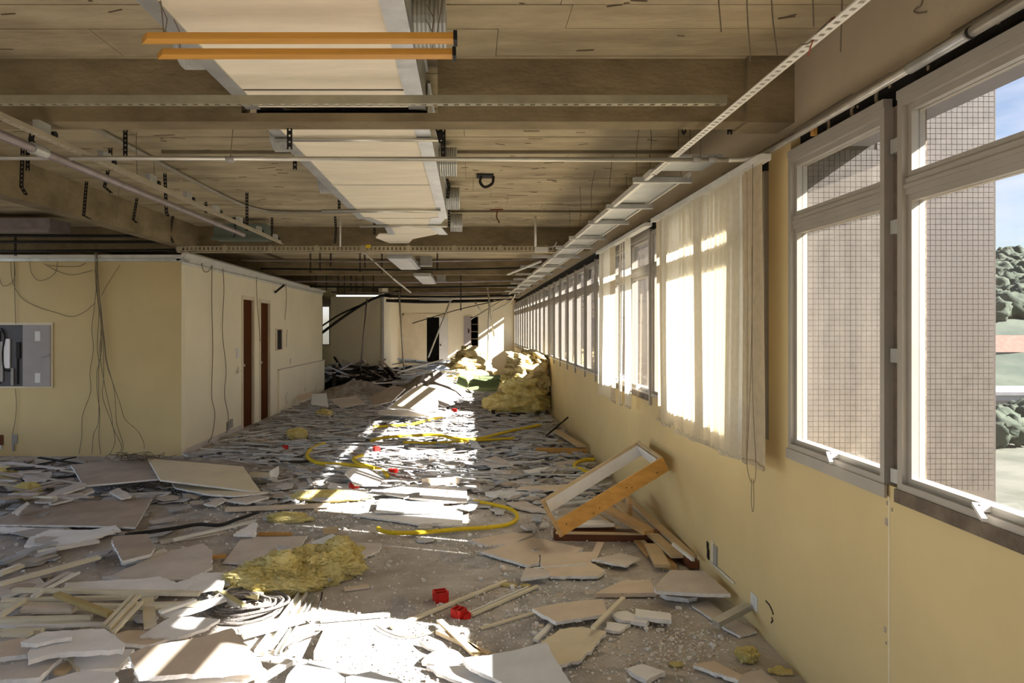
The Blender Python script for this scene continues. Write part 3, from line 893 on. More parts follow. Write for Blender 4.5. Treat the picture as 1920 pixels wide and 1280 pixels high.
# old ducts and boxes in the void above the panel wall
tag(MB().box(-6.1, -4.6, 7.6, 8.0, 2.66, 2.80).box(-6.1, -4.6, 7.58, 7.6, 2.64, 2.68).build('vent_duct', M_PIPEP), 'dim grey sheet duct in the void above the panel wall', 'duct')
tag(MB().box(-2.95, -2.35, 8.0, 8.25, 2.62, 2.80).box(-2.97, -2.33, 7.98, 8.0, 2.61, 2.64).build('junction_box', mat('green_grey_box', (0.13, 0.15, 0.12), 0.6, 0.1, 6)), 'dark green junction box fixed under the slab before the cable tray', 'junction box')

# ---- window-side light trough with cross bars
tr = empty('light_trough', (1.17, 8, 2.48), 'long galvanised light trough with cross bars along the window side', 'light fitting')
BARS = [(4.13, .98, 1.33), (5.04, 1.0, 1.34), (5.8, 1.0, 1.34), (6.8, .98, 1.34), (7.6, .95, 1.36), (8.6, .78, 1.38), (10.0, .74, 1.40), (11.4, .76, 1.38), (12.6, .8, 1.38), (13.8, .82, 1.38), (15.2, .84, 1.38), (16.8, .86, 1.38), (18.4, .88, 1.38)]
M_TROUGH = mat('trough_reflector', (0.50, 0.515, 0.50), 0.35, 0.1, 5, metal=0.4)
for k, (D, a, c) in enumerate(BARS):
    MB().box(a, c, D, D + .035, 2.465, 2.497).build('cross_bar', M_GALV, tr)
    if k + 1 < len(BARS):
        n_ = BARS[k + 1][0]
        MB().box(1.075, 1.29, D + .05, min(n_ - .02, D + 1.3), 2.505, 2.515).build('reflector', M_TROUGH, tr)
        MB().tube([(1.32, D + .02, 2.49), (1.32, D + .02, ZC)], .002, 5).build('hanger_wire', M_WIRE, tr)
MB().box(1.08, 1.36, 3.72, 4.05, 2.515, 2.53).build('reflector', M_TROUGH, tr)
g = MB().box(1.04, 1.065, 3.98, 18.6, 2.475, 2.51).box(1.30, 1.312, 4.1, 18.6, 2.497, 2.52)
g.build('side_rail', M_GALVW, tr)
line('wire', [(1.02, 8.1, 2.60), (1.0, 8.2, 2.56), (.9, 8.35, 2.56)], .006, M_GALV, 'bent white bracket arm where the cable tray meets the light trough', 'bracket')
tag(MB().box(.78, .94, 8.27, 8.29, 2.50, 2.56).build('splice_plate', M_GALVW), 'white slotted splice plate on the right end of the cable tray', 'plate')
line('pipe', [(.95, 9.2, 2.48), (.62, 11.2, 2.46)], .018, M_GALVW, 'white strut slanting from the light trough towards the far end')

# ---- slotted ceiling diffusers further back
for k, (y0_, y1_, x0_, x1_, lab) in enumerate(((9.1, 10.8, -1.08, -.76, 'white slotted ceiling diffuser hanging beyond the cable tray'), (12.2, 14.4, -.98, -.68, 'white slotted ceiling diffuser hanging further back before the far beams'))):
    t = empty('diffuser', ((x0_ + x1_) / 2, y0_, 2.50), lab, 'diffuser')
    MB().box(x0_, x1_, y0_, y1_, 2.51, 2.56).build('housing', M_GALV, t)
    n_ = 6
    for i in range(n_):
        a = y0_ + (y1_ - y0_) * i / n_
        MB().box(x0_ + .02, x1_ - .04, a + .015, a + (y1_ - y0_) / n_ - .015, 2.50, 2.51).build('louvre', M_WPLAST, t)
    MB().box(x1_ + .03, x1_ + .2, y1_ - .5, y1_ - .3, 2.52, 2.66).build('ballast_box', M_GPLAST, t)
lt = empty('tube_light', (-1.1, 19, 2.4), 'fluorescent tube light hanging level before the far wall', 'light fitting')
a_, c_ = px(787, 560, 19), px(848, 561, 19)
MB().bar(a_, c_, .14, .05).build('housing', M_WPLAST, lt)
MB().tube([a_ + Vector((0, -.02, -.02)), c_ + Vector((0, -.02, -.02))], .02, 10).build('tube', M_WPLAST, lt, smooth=True)

# ---- black perforated straps
def strap(top, bot, w=.026, kink=None, gi=0):
    g = MB()
    top, bot = Vector(top), Vector(bot)
    if kink:
        kx = Vector(kink)
        g.ladder(top, kx, w, .003, (1, .25, 0), .03, .35, .33)
        g.ladder(kx, bot, w, .003, (1, .25, 0), .03, .35, .33)
    else:
        g.ladder(top, bot, w, .003, (1, .25, 0), .03, .35, .33)
    return g.build('hanger_strap', M_STRAP)
# px x, y top, y bottom, distance, optional kink px
STR = [(543, 237, 280, 3.38, None), (820, 237, 246, 3.42, (828, 268)), (831, 246, 300, 3.8, None), (553, 286, 318, 4.6, None), (594, 311, 330, 5.2, None),
       (833, 318, 372, 5.9, (842, 350)), (838, 372, 392, 6.2, None), (636, 377, 397, 6.5, None), (842, 390, 425, 7.2, None), (702, 417, 440, 7.6, None), (628, 402, 455, 7.9, (630, 430)),
       (235, 245, 298, 4.45, None), (64, 236, 275, 3.45, (58, 262)), (43, 280, 365, 4.8, (40, 350)), (52, 281, 320, 4.85, None), (163, 332, 410, 6.0, (157, 404)),
       (207, 286, 312, 4.9, None), (203, 322, 362, 5.6, (196, 350)), (257, 372, 418, 6.8, (250, 412)), (309, 332, 405, 5.7, (312, 398)), (325, 402, 455, 7.9, (318, 440)),
       (463, 359, 432, 6.5, None), (438, 404, 445, 8.0, (444, 436)), (29, 405, 480, 8.2, None), (386, 373, 400, 7.0, None), (510, 404, 450, 8.0, None),
       (1282, 238, 250, 3.42, None), (1368, 240, 252, 3.42, None), (600, 485, 508, 10.5, None), (582, 478, 512, 11.0, None), (620, 480, 500, 11.5, None), (675, 480, 510, 11.2, None),
       (684, 478, 502, 11.4, None), (716, 485, 512, 11.9, None), (820, 477, 508, 11.0, None), (592, 505, 540, 14.5, None), (612, 508, 545, 15, None), (634, 512, 548, 15.4, None),
       (658, 515, 545, 16, None), (681, 518, 548, 16.4, None), (700, 520, 548, 16.6, None), (751, 522, 550, 17.0, None), (646, 512, 552, 15.2, None), (668, 514, 550, 15.9, None), (864, 519, 583, 14.5, None)]
SLAB = ('a dark perforated strap hanging from the ceiling', )
for k, (x_, y0_, y1_, D, kk) in enumerate(STR):
    t_, b_ = px(x_, y0_, D), px(x_ + (6 if kk and k % 2 else 0), y1_, D)
    t_.z = max(t_.z, min(ZC, (ZB if y0_ < 240 else ZC)))
    kp = None
    if kk:
        kp = px(kk[0], kk[1], D)
    o = strap(t_, b_, .026, kp)
    if k == 44:
        tag(o, 'long black strap hanging far down before the far wall', 'strap')
    else:
        where = 'from the first cross beam' if D < 3.9 else 'beside the duct' if (x_ > 500 and x_ < 900 and D < 8.5) else 'over the left rail and pipe' if D < 8.6 else 'in the far ceiling beyond the cable tray' if D < 13 else 'among the dark pipes near the far end'
        form = 'black perforated strap with a bent end hanging ' if kk else 'straight black perforated strap hanging '
        tag(o, form + where, 'strap', ('bent straps ' if kk else 'straight straps ') + where)

# ---- thin hanging wires
WR = [(1410, 0, 115, 2.2), (1455, 0, 103, 2.3), (1525, 0, 50, 2.0), (1583, 48, 98, 2.1), (1150, 288, 350, 5.0), (1116, 325, 390, 5.6), (1087, 365, 430, 6.2), (1200, 245, 330, 4.3), (1215, 245, 300, 4.2),
      (256, 246, 330, 4.5), (290, 281, 345, 5.2), (1272, 275, 330, 4.4), (1358, 40, 60, 2.2), (1068, 395, 440, 7.4), (223, 365, 412, 6.3), (1293, 290, 380, 4.9), (1290, 380, 415, 5.3)]
for k, (x_, y0_, y1_, D) in enumerate(WR):
    a_, c_ = px(x_, y0_, D), px(x_ + RNG.uniform(-8, 8), y1_, D)
    a_.z = ZC - .003
    tag(MB().tube(smooth_path([a_, (a_ + c_) / 2 + Vector((RNG.uniform(-.02, .02), 0, 0)), c_], 5), .0022, 5).build('hanging_wire', M_WIRE), 'thin stray wire hanging straight down from the slab', 'wire', 'stray ceiling wires')
line('hanging_wire', [px(1565, 32, 2.0), px(1545, 55, 2.1), px(1525, 75, 2.1), px(1515, 105, 2.15)], .0025, mat('red_wire', (0.28, 0.06, 0.03), 0.6, 0.1), 'red and brown wire hooked over the white perforated rail', 'wire')
line('hanging_wire', [px(1560, 34, 2.0), px(1532, 62, 2.1), px(1518, 80, 2.1), px(1500, 84, 2.15)], .0025, M_WIRE, 'dark wire hooked over the white perforated rail', 'wire')
line('hanging_wire', [(XW - .004, on_wall(1732, 0).y, on_wall(1732, 0).z), on_wall(1725, 12, XW - .004), on_wall(1713, 20, XW - .004), on_wall(1722, 25, XW - .004), on_wall(1737, 23, XW - .004)], .002, M_WIRE, 'curled wire stub on the plastered edge beam', 'wire')
# small fittings on the slab
tag(MB().box(.06, .20, 5.7, 5.84, ZC - .02, ZC - .01).tube(smooth_path([(.20, 5.75, ZC - .02), (.19, 5.75, ZC - .08), (.13, 5.75, ZC - .11), (.09, 5.75, ZC - .07), (.10, 5.75, ZC - .02)], 5), .012, 6).build('ceiling_rosette', M_DARKJ), 'dark coiled wire rosette on the slab to the right of the duct', 'fitting')
tag(MB().box(.22, .36, 7.4, 7.45, ZC - .02, ZC - .008).tube([(.30, 7.42, ZC - .02), (.29, 7.4, ZC - .10), (.32, 7.38, ZC - .16)], .008, 6).build('wire_tail', mat('rusty_wire', (0.16, 0.05, 0.025), 0.8, 0.2)), 'rusty wire tail on a small plate on the slab before the second beam', 'fitting')
line('pipe', [px(1004, 405, 7.9), px(1004, 462, 7.9)], .014, M_GALVW, 'pale vertical drop rod standing on the cable tray', 'rod')
line('pipe', [px(638, 405, 7.9), px(638, 462, 7.9)], .01, M_GALVW, 'thin drop rod beside the duct end above the cable tray', 'rod')
tag(MB().box(px(685, 460, 8.25).x, px(694, 460, 8.25).x, 8.284, 8.298, px(0, 464, 8.25).z, px(0, 458, 8.25).z).build('cable_tag', M_HOSE), 'small yellow tag on the cable tray', 'tag')
tag(MB().box(XW - .03, XW - .012, on_wall(1535, 260).y - .012, on_wall(1535, 260).y + .012, 2.435, 2.475).build('blind_bracket', M_WOODO), 'small orange bracket on the head of the window next to the pillar', 'bracket')

# ---- fallen rods and bent pipes near the far end
def rod(a, c, r, m, label, cat='rod', group=None):
    return line('rod', [a, c], r, m, label, cat, group)
line('pipe', [px(602, 625, 17.2), px(650, 590, 17.6), px(700, 560, 18.2), px(748, 546, 18.6)], .035, M_STRAP, 'thick black bent pipe hanging down towards the end of the service core')
line('pipe', [px(602, 612, 17.2), px(640, 588, 17.6), px(690, 566, 18.2)], .022, M_STRAP, 'thinner black pipe hanging beside the thick bent one')
line('pipe', [px(720, 563, 20), px(800, 566, 20.4), px(925, 563, 20)], .045, M_STRAP, 'sagging black pipe below the far tube light')
rod(px(748, 547, 17.5), px(758, 700, 17.2), .02, M_PIPEG, 'tall grey rod standing in the scrap heap beside the white post')
rod(px(844, 565, 18.5), px(803, 670, 17.6), .022, M_GALVW, 'slanting white rod leaning past the dark far doorway')
rod(px(917, 553, 17.8), px(914, 676, 17.8), .015, M_PIPEG, 'thin vertical rod in front of the sunlit far wall')
rod(px(912, 524, 18.2), px(926, 631, 18.2), .02, M_PIPEG, 'short slanting rod hanging before the sunlit far wall')
rod(px(890, 565, 18.6), px(902, 584, 18.6), .022, M_PIPEG, 'short rod dangling above the far closet')
rod(px(688, 560, 17.8), px(676, 690, 17.2), .02, M_PIPEP, 'dark rod leaning against the far partition')
line('pipe', [px(773, 606, 18.5), px(860, 580, 18.9), px(950, 560, 19.2)], .012, M_STRAP, 'thin wire sagging across the far wall', 'wire')
line('pipe', [px(883, 598, 19.5), px(930, 570, 19.5), px(965, 552, 19.5)], .02, M_PIPEG, 'grey rail end hanging down over the far closet')
line('pipe', [px(925, 584, 19.0), px(962, 560, 18.0), px(968, 524, 18.2)], .02, M_PIPEG, 'short grey rail end hanging by the far corner')
rod(px(640, 436, 9.2), px(735, 520, 11.8), .012, M_PIPEG, 'pale conduit slanting down beyond the cable tray')
rod(px(737, 522, 12.0), px(770, 548, 15.5), .018, M_PIPEG, 'pale conduit slanting down before the far beams')
# ================================================================== WALL THINGS
# ---- electrical panel on the wall facing the camera
ep = empty('electrical_panel', (-5.8, YB, 1.5), 'recessed electrical panel with one white door shut and the other side open', 'electrical panel')
def pw(x_, y_, dy=0.0):
    p = px(x_, y_, YB)
    return Vector((p.x, YB - dy, p.z))
za, zb_ = pw(0, 724).z, pw(0, 609).z
g = MB()
g.box(pw(-40, 0).x, pw(99, 0).x, YB - .012, YB, zb_, zb_ + .03); g.box(pw(-40, 0).x, pw(99, 0).x, YB - .012, YB, za - .02, za)
g.box(pw(96, 0).x, pw(100, 0).x, YB - .014, YB, za - .02, zb_ + .03)
g.build('frame', M_PCREAM, ep)
MB().box(pw(45, 0).x, pw(96, 0).x, YB - .025, YB - .004, za, zb_).build('door', M_PANEL, ep)
for yy in (630, 708):
    MB().box(pw(68, 0).x, pw(78, 0).x, YB - .028, YB - .024, pw(0, yy + 9).z, pw(0, yy - 9).z).build('label_plate', M_WPLAST, ep)
MB().bar(pw(80, 670, .03), pw(95, 666, .03), .012, .02).build('latch', M_GPLAST, ep)
MB().box(pw(-40, 0).x, pw(44, 0).x, YB - .003, YB - .001, za, zb_).build('recess', mat('panel_recess', (0.10, 0.095, 0.10), 0.6, 0.1), ep)
for (a, c, y0_, y1_, m_) in ((2, 7, 640, 715, M_GPLAST), (9, 20, 635, 690, M_PWHITE), (32, 39, 641, 672, M_STRAP), (33, 35, 672, 720, M_STRAP), (0, 1, 620, 720, M_STRAP), (22, 27, 690, 722, M_GPLAST), (-20, -4, 630, 700, M_GPLAST)):
    MB().box(pw(a, 0).x, pw(c, 0).x, YB - .02, YB - .003, pw(0, y1_).z, pw(0, y0_).z).build('breaker', m_, ep)
MB().tube(smooth_path([pw(4, 615, .02), pw(11, 632, .02), pw(7, 660, .02), pw(10, 692, .02), pw(22, 694, .02)], 5), .01, 6).build('cable', M_STRAP, ep)
t = empty('socket_plate', pw(28, 830), 'grey switch plate low on the panel wall', 'socket')
MB().box(pw(23, 0).x, pw(33, 0).x, YB - .012, YB, pw(0, 831).z, pw(0, 814).z).build('plate', M_GPLAST, t)
MB().box(pw(24, 0).x, pw(28, 0).x, YB - .02, YB, pw(0, 845).z, pw(0, 831).z).build('cable_stub', M_GPLAST, t)
t = empty('socket_plate', pw(2, 828), 'dark open wall box low on the panel wall beside the grey plate', 'socket')
MB().box(pw(-6, 0).x, pw(7, 0).x, YB - .006, YB, pw(0, 834).z, pw(0, 815).z).build('box', M_WOODR, t)
MB().box(pw(0, 0).x, pw(4, 0).x, YB - .012, YB, pw(0, 842).z, pw(0, 834).z).build('cable_stub', M_WPLAST, t)
# ---- things on the long side of the core
def pc(x_, y_, off=0.0):
    X = XB + off
    return px(x_, y_, X * FPX / (x_ - VX))
for k, (x_, y_) in enumerate(((427, 798), (433, 793))):
    a_ = pc(x_, y_)
    tag(MB().box(XB, XB + .012, a_.y - .06, a_.y + .06, a_.z - .07, a_.z + .06).box(XB + .012, XB + .016, a_.y - .03, a_.y + .03, a_.z - .03, a_.z + .03).build('socket_plate', M_GPLAST), ('grey socket plate near the floor, the one further from the doors', 'grey socket plate near the floor, the one next to the first brown door')[k], 'socket', 'socket plates on the core')
a_ = pc(445, 662)
tag(MB().box(XB, XB + .01, a_.y - .06, a_.y + .06, a_.z - .08, a_.z + .08).box(XB + .01, XB + .014, a_.y - .03, a_.y + .03, a_.z - .04, a_.z + .04).build('light_switch', M_WPLAST), 'pale light switch beside the first brown door', 'switch')
t = empty('wall_niche', pc(522, 637), 'small open hatch with a black inside after the second brown door', 'hatch')
a_, c_ = pc(518, 618), pc(527, 656)
MB().box(XB + .002, XB + .006, a_.y, c_.y, pc(522, 655).z, pc(522, 618).z).build('opening', M_VOID, t)
g = MB(); g.box(XB, XB + .02, a_.y - .06, a_.y, pc(522, 657).z, pc(522, 616).z); g.box(XB, XB + .02, c_.y, c_.y + .06, pc(522, 657).z, pc(522, 616).z); g.box(XB, XB + .02, a_.y, c_.y, pc(522, 618).z, pc(522, 616).z); g.box(XB, XB + .02, a_.y, c_.y, pc(522, 657).z, pc(522, 655).z)
g.build('frame', M_PPINK, t)
tag(MB().tube([pc(516, 548, .02), pc(523, 542, .10), pc(533, 534, .2)], .02, 6).build('dangling_bracket', M_STRAP), 'dark bracket sticking out of the core wall above the second door', 'bracket')

# ---- fire hose sign on the far wall
def pf(x_, y_, dy=.0):
    p = px(x_, y_, YF); return Vector((p.x, YF - dy, p.z))
t = empty('fire_sign', pf(741, 626), 'small red fire sign with a white symbol on the far wall', 'sign')
MB().box(pf(736, 0).x, pf(746, 0).x, YF - .03, YF - .02, pf(0, 633).z, pf(0, 618).z).build('plate', M_RED, t)
g = MB().box(pf(738.3, 0).x, pf(740.2, 0).x, YF - .034, YF - .03, pf(0, 631).z, pf(0, 622).z).box(pf(740, 0).x, pf(744, 0).x, YF - .034, YF - .03, pf(0, 631).z, pf(0, 626).z)
g.tube([pf(741.5, 623, .032), pf(741.5, 623, .036)], .04, 8)
g.build('symbol', M_WPLAST, t)
tag(MB().box(pf(719, 0).x, pf(731, 0).x, YF - .012, YF, pf(0, 655).z, pf(0, 622).z).box(pf(721, 0).x, pf(729, 0).x, YF - .02, YF - .012, pf(0, 640).z, pf(0, 628).z).build('notice_board', M_PWHITE), 'pale paper notice on the far wall beside the fire sign', 'notice')

# ---- sockets on the window wall
a_ = on_wall(1342, 1040)
t = empty('socket_plate', a_, 'pale flush socket plate low on the window wall beside a torn hole', 'socket')
MB().box(XW - .01, XW, a_.y - .035, a_.y + .02, a_.z - .055, a_.z + .06).build('plate', M_GPLAST, t)
MB().box(XW - .006, XW, a_.y + .022, a_.y + .07, a_.z - .06, a_.z + .075).build('back_plate', M_PCREAM, t)
a2 = on_wall(1330, 1033)
MB().obox((XW - .004, a2.y + .01, a2.z - .02), (.004, 0, 0), (0, .015, .004), (0, 0, .03)).obox((XW - .004, a2.y + .02, a2.z + .03), (.004, 0, 0), (0, .012, .004), (0, 0, .02)).build('torn_hole', M_DARKJ, t)
line('cable_duct', [on_wall(1332, 1053, XW - .008), on_wall(1376, 1093, XW - .008)], .006, M_WPLAST, 'thin pale cable cover strip below the window wall socket', 'cable cover', None, 6)
a_ = on_wall(1415, 1128)
tag(MB().box(XW - .006, XW, a_.y - .04, a_.y + .04, a_.z - .04, a_.z + .04).box(XW - .009, XW - .006, a_.y - .01, a_.y + .01, a_.z - .02, a_.z + .02).build('patch_plate', M_WPLAST), 'white blank plate low on the window wall beside curved cracks', 'plate')

# ---- cables dangling on the panel wall: traced paths, crop scale 3.2 from (0, 460)
def q_(p, off=.03):
    return pw(p[0] / 3.2, 460 + p[1] / 3.2, off)
CB = [[(580, -10), (585, 200), (570, 380), (556, 500), (565, 620), (545, 760), (548, 880), (500, 1020), (495, 1150), (478, 1250)],
      [(584, -10), (590, 220), (600, 400), (590, 600), (600, 700), (588, 760), (590, 880), (605, 1000), (600, 1150), (610, 1250)],
      [(578, 0), (583, 240), (615, 440), (618, 620), (600, 740), (600, 1040), (570, 1130), (560, 1250)],
      [(590, 0), (600, 240), (620, 420), (628, 560), (632, 780), (625, 900), (660, 1010), (690, 1100), (698, 1180), (670, 1250)],
      [(588, 0), (605, 260), (622, 480), (610, 640), (640, 840), (680, 1020), (690, 1090), (740, 1200), (720, 1250)],
      [(592, 0), (606, 280), (632, 520), (650, 700), (690, 830), (705, 940), (712, 1060), (748, 1180), (745, 1240)],
      [(594, 0), (610, 300), (640, 560), (655, 690), (690, 820), (735, 950), (765, 1040), (840, 1110), (875, 1180), (878, 1215)],
      [(582, 0), (600, 300), (618, 450), (622, 640)]]
for k, P in enumerate(CB):
    pts = smooth_path([q_(p, .02 + .006 * k) for p in P], 6)
    tag(MB().tube(pts, .0036, 5).build('dangling_cable', M_WIRE), 'thin cable hanging in the bundle down the panel wall to the floor', 'cable', 'bundle of cables on the panel wall')
LP = [([(180, 75), (195, 165), (235, 210), (290, 200), (340, 160), (352, 90)], 'dark cable loop high on the panel wall between the panel and the bundle'),
      ([(70, 95), (80, 210), (130, 310), (220, 365), (330, 400), (430, 427), (510, 400), (575, 345)], 'long cable swagged across the panel wall above the electrical panel'),
      ([(270, 110), (350, 155), (440, 177), (560, 150)], 'shallow cable swag just under the coping'),
      ([(290, 120), (400, 128), (480, 125), (520, 105)], 'short cable swag close under the coping'),
      ([(0, 180), (20, 240), (60, 235), (95, 190), (92, 80)], 'cable loop at the upper corner over the electrical panel'),
      ([(725, 118), (690, 170), (640, 250), (615, 300)], 'slanting wire running into the top of the cable bundle'),
      ([(92, 100), (95, 300), (100, 470)], 'straight thin cable dropping to the electrical panel'),
      ([(98, 860), (105, 960), (95, 1060), (80, 1130)], 'thin cable running from the electrical panel down to the grey plate')]
for P, lab in LP:
    tag(MB().tube(smooth_path([q_(p, .02) for p in P], 6), .0034, 5).build('dangling_cable', M_WIRE), lab, 'cable')
# tangle of wire lying at the foot of the bundle
g = MB()
rw = random.Random(5)
for k in range(16):
    x0_, y0_ = 225 + rw.uniform(-30, 40), 853 + rw.uniform(-3, 6)
    P = []
    for i in range(7):
        P.append(fl(x0_ + i * rw.uniform(4, 12), y0_ + rw.uniform(-5, 7), .16 + rw.uniform(.0, .12)))
    g.tube(smooth_path(P, 5), .0035, 4)
tag(g.build('wire_tangle', M_WIRE), 'tangle of thin wires lying on the rubble at the foot of the cable bundle', 'wire tangle')
CC = [([(398, 476), (397, 560), (399, 650), (397, 740), (403, 775), (398, 815), (391, 829)], 'dark cable hanging down the core wall near its corner'),
      ([(416, 482), (420, 540), (417, 620), (424, 690), (421, 740), (428, 780), (425, 812)], 'pair of twisted grey cables hanging beside the dark one on the core wall'),
      ([(482, 505), (481, 540), (485, 600), (488, 640)], 'cables hanging down between the two brown doors'),
      ([(535, 520), (537, 560), (534, 600)], 'thin cable hanging beside the small hatch on the core wall'),
      ([(378, 478), (379, 500), (385, 510), (394, 505), (399, 490)], 'small cable loop under the flashing by the core corner')]
for P, lab in CC:
    tag(MB().tube(smooth_path([pc(x_, y_, .03) for (x_, y_) in P], 6), .0055, 5).build('dangling_cable', M_WIRE), lab, 'cable')

# ================================================================== VERTICAL BLINDS
def blind(y0, y1, zb, name_label, slats, railext=(0, 0)):
    t = empty('vertical_blind', (1.42, (y0 + y1) / 2, zb), name_label, 'blind')
    r = MB(); r.box(1.395, 1.45, y0 - railext[0], y1 + railext[1], 2.405, 2.435)
    r.box(1.385, 1.395, y0 - railext[0], y1 + railext[1], 2.40, 2.43)
    r.build('head_rail', M_GALVW, t)
    rb_ = random.Random(int(y0 * 100))
    for (yc, ang, m_, zoff, w) in slats:
        n = 12
        tilt = rb_.uniform(-.012, .012)
        vs, fs = [], []
        ca, sa = math.cos(ang), math.sin(ang)
        for i in range(n + 1):
            f_ = i / n
            z_ = 2.40 + (zb + zoff - 2.40) * f_
            bow = .006 * math.sin(f_ * 3.1 + yc * 7)
            for s_ in (-1, 0, 1):
                cx = 1.422 + sa * s_ * w / 2 + bow + (.005 if s_ == 0 else 0)
                cy = yc + ca * s_ * w / 2 + tilt * f_
                vs.append((cx, cy, z_))
        for i in range(n):
            for k in (0, 1):
                a = i * 3 + k
                fs.append((a, a + 1, a + 4, a + 3))
        sl = MB().add(vs, fs).build('slat', m_, t, smooth=True)
        MB().obox((1.424, yc + tilt, zb + zoff + .012), (sa * w * .4 + .001, ca * w * .4, 0), (.003 * ca, -.003 * sa, 0), (0, 0, .010)).build('weight', m_, sl)
    return t
S1 = []
rb2 = random.Random(9)
yy = 3.40
k = 0
while yy < 5.26:
    if yy < 3.62:
        S1.append((yy, rb2.uniform(-.15, .15), M_BLINDB, rb2.uniform(-.01, .01), .09)); yy += .062
    elif yy < 4.0:
        S1.append((yy, -rb2.uniform(.15, .4), M_BLIND, rb2.uniform(-.025, .02), .09)); yy += .06
    elif yy > 5.1:
        S1.append((yy, rb2.uniform(-.1, .2), M_BLINDB, rb2.uniform(-.01, .01), .09)); yy += .07
    else:
        gap = rb2.random() < .12
        S1.append((yy, -rb2.uniform(.05, .4), M_BLIND, rb2.uniform(-.03, .03), .09)); yy += .088 if gap else .07
b1 = blind(3.38, 5.28, .905, 'long white vertical blind glowing with sunlight over the windows past the pillar', S1, (.05, .02))
MB().tube(smooth_path([(1.39, 3.40, 2.40), (1.385, 3.40, 1.6), (1.385, 3.44, 1.1), (1.385, 3.46, .92), (1.385, 3.40, .84), (1.385, 3.35, .92), (1.385, 3.39, 1.3), (1.388, 3.405, 2.0)], 8), .0016, 5).build('cord', M_WIRE, b1)
MB().tube(smooth_path([(1.385, 3.38, .86), (1.385, 3.375, .74), (1.385, 3.39, .70), (1.385, 3.405, .75), (1.385, 3.40, .86)], 8), .0016, 5).build('cord', M_WIRE, b1)
ch = MB()
for i in range(14):
    a = 3.66 + i * .11
    ch.tube(smooth_path([(1.40, a, .925), (1.40, a + .055, .905), (1.40, a + .11, .925)], 4), .0012, 4)
ch.build('bead_chain', M_GALV, b1)
S2 = [(6.18, -.2, M_BLIND, .0, .09), (6.27, -.2, M_BLIND, .0, .09), (6.46, .1, M_BLIND, .0, .09), (6.56, .05, M_BLIND, -.01, .09), (6.80, -.1, M_BLINDB, -.02, .10), (6.90, -.2, M_BLINDB, -.02, .09),
      (7.05, -.3, M_BLIND, .0, .09), (7.15, -.3, M_BLIND, .01, .09), (7.27, -.35, M_BLIND, .01, .09), (7.38, -.3, M_BLIND, .01, .09), (7.5, -.3, M_BLIND, .0, .09)]
b2 = blind(5.5, 7.6, .875, 'short yellowed vertical blind with gaps further along the window row', S2)
# ================================================================== RUBBLE
def clip_room(p):
    p.x = min(p.x, XW - .02)
    return p

def slab_piece(name, pts, m, th=.0125, z=.02, tilt=(0, 0), jag=.006, edge=None, label=None, cat='plasterboard', group=None, seed=0, step=.03, straight=()):
    """flat broken board: outline given as photograph pixels, lying on the plane z + tilt"""
    r = random.Random(seed + int(pts[0][0] * 7 + pts[0][1]))
    c = fl(sum(p[0] for p in pts) / len(pts), sum(p[1] for p in pts) / len(pts), z)
    a, b_ = tilt
    P = []
    for (x_, y_) in pts:
        # ray through the pixel meets z = z0 + a (X - cx) + b (Y - cy)
        d = Vector(((x_ - VX) / FPX, 1.0, (VY - y_) / FPX))
        t = (z - a * c.x - b_ * c.y - EYE) / (d.z - a * d.x - b_ * d.y)
        p = Vector((0, 0, EYE)) + d * t
        P.append(clip_room(p))
    return slab_world(name, P, m, th, jag, edge, label, cat, group, r, step, straight)

def slab_world(name, P, m, th, jag, edge, label, cat, group, r, step=.03, straight=()):
    loop, brk = [], []
    n = len(P)
    for i in range(n):
        p, q = P[i], P[(i + 1) % n]
        L = (q - p).length
        k = max(1, int(L / step))
        k = min(k, 22)
        for s in range(k):
            f = s / k
            v = p.lerp(q, f)
            j = 0 if (i in straight or s == 0) else jag
            loop.append(v + Vector((r.uniform(-j, j), r.uniform(-j, j), 0)))
    k = len(loop)
    vs = [v.copy() for v in loop]
    for v in loop:
        vs.append(v + Vector((r.uniform(-jag, jag) * .8, r.uniform(-jag, jag) * .8, -th)))
    zmin = min(v.z for v in vs)
    if zmin < .001:
        for v in vs:
            v.z += .001 - zmin
    # orientation
    ar = sum(loop[i].x * loop[(i + 1) % k].y - loop[(i + 1) % k].x * loop[i].y for i in range(k))
    top, bot = tuple(range(k)), tuple(range(2 * k - 1, k - 1, -1))
    sides = [(i + k, (i + 1) % k + k, (i + 1) % k, i) for i in range(k)]
    if ar < 0:
        top, bot = tuple(reversed(top)), tuple(reversed(bot))
        sides = [tuple(reversed(s)) for s in sides]
    g = MB()
    g.add(vs, [top, bot], 0)
    g.f += sides
    g.mi += [1] * len(sides)
    o = g.build(name, [m, edge or M_GYP])
    return tag(o, label, cat, group)

def stick(name, a, b_, w, h, m, label, cat='slat', group=None, z0=.0, z1=None, chan=False):
    """strip from pixel a to pixel b with its underside at z0 .. z1"""
    z1 = z0 if z1 is None else z1
    A, B = clip_room(fl(a[0], a[1], z0)), clip_room(fl(b_[0], b_[1], z1))
    g = MB()
    if chan:
        g.bar(A, B, w, .003)
        d = (B - A).normalized(); s = d.cross(Vector((0, 0, 1))).normalized()
        for q in (-1, 1):
            g.bar(A + s * q * (w / 2 - .0015), B + s * q * (w / 2 - .0015), .003, h)
    else:
        g.bar(A, B, w, h)
    o = g.build(name, m)
    return tag(o, label, cat, group)

PB = 'plasterboard_piece'
def bd(pts, z, m, label, tilt=(0, 0), th=.016, jag=.007, edge=None, straight=()):
    return slab_piece(PB, pts, m, th, z, tilt, jag, edge, label, 'plasterboard', None, 0, .03, straight)

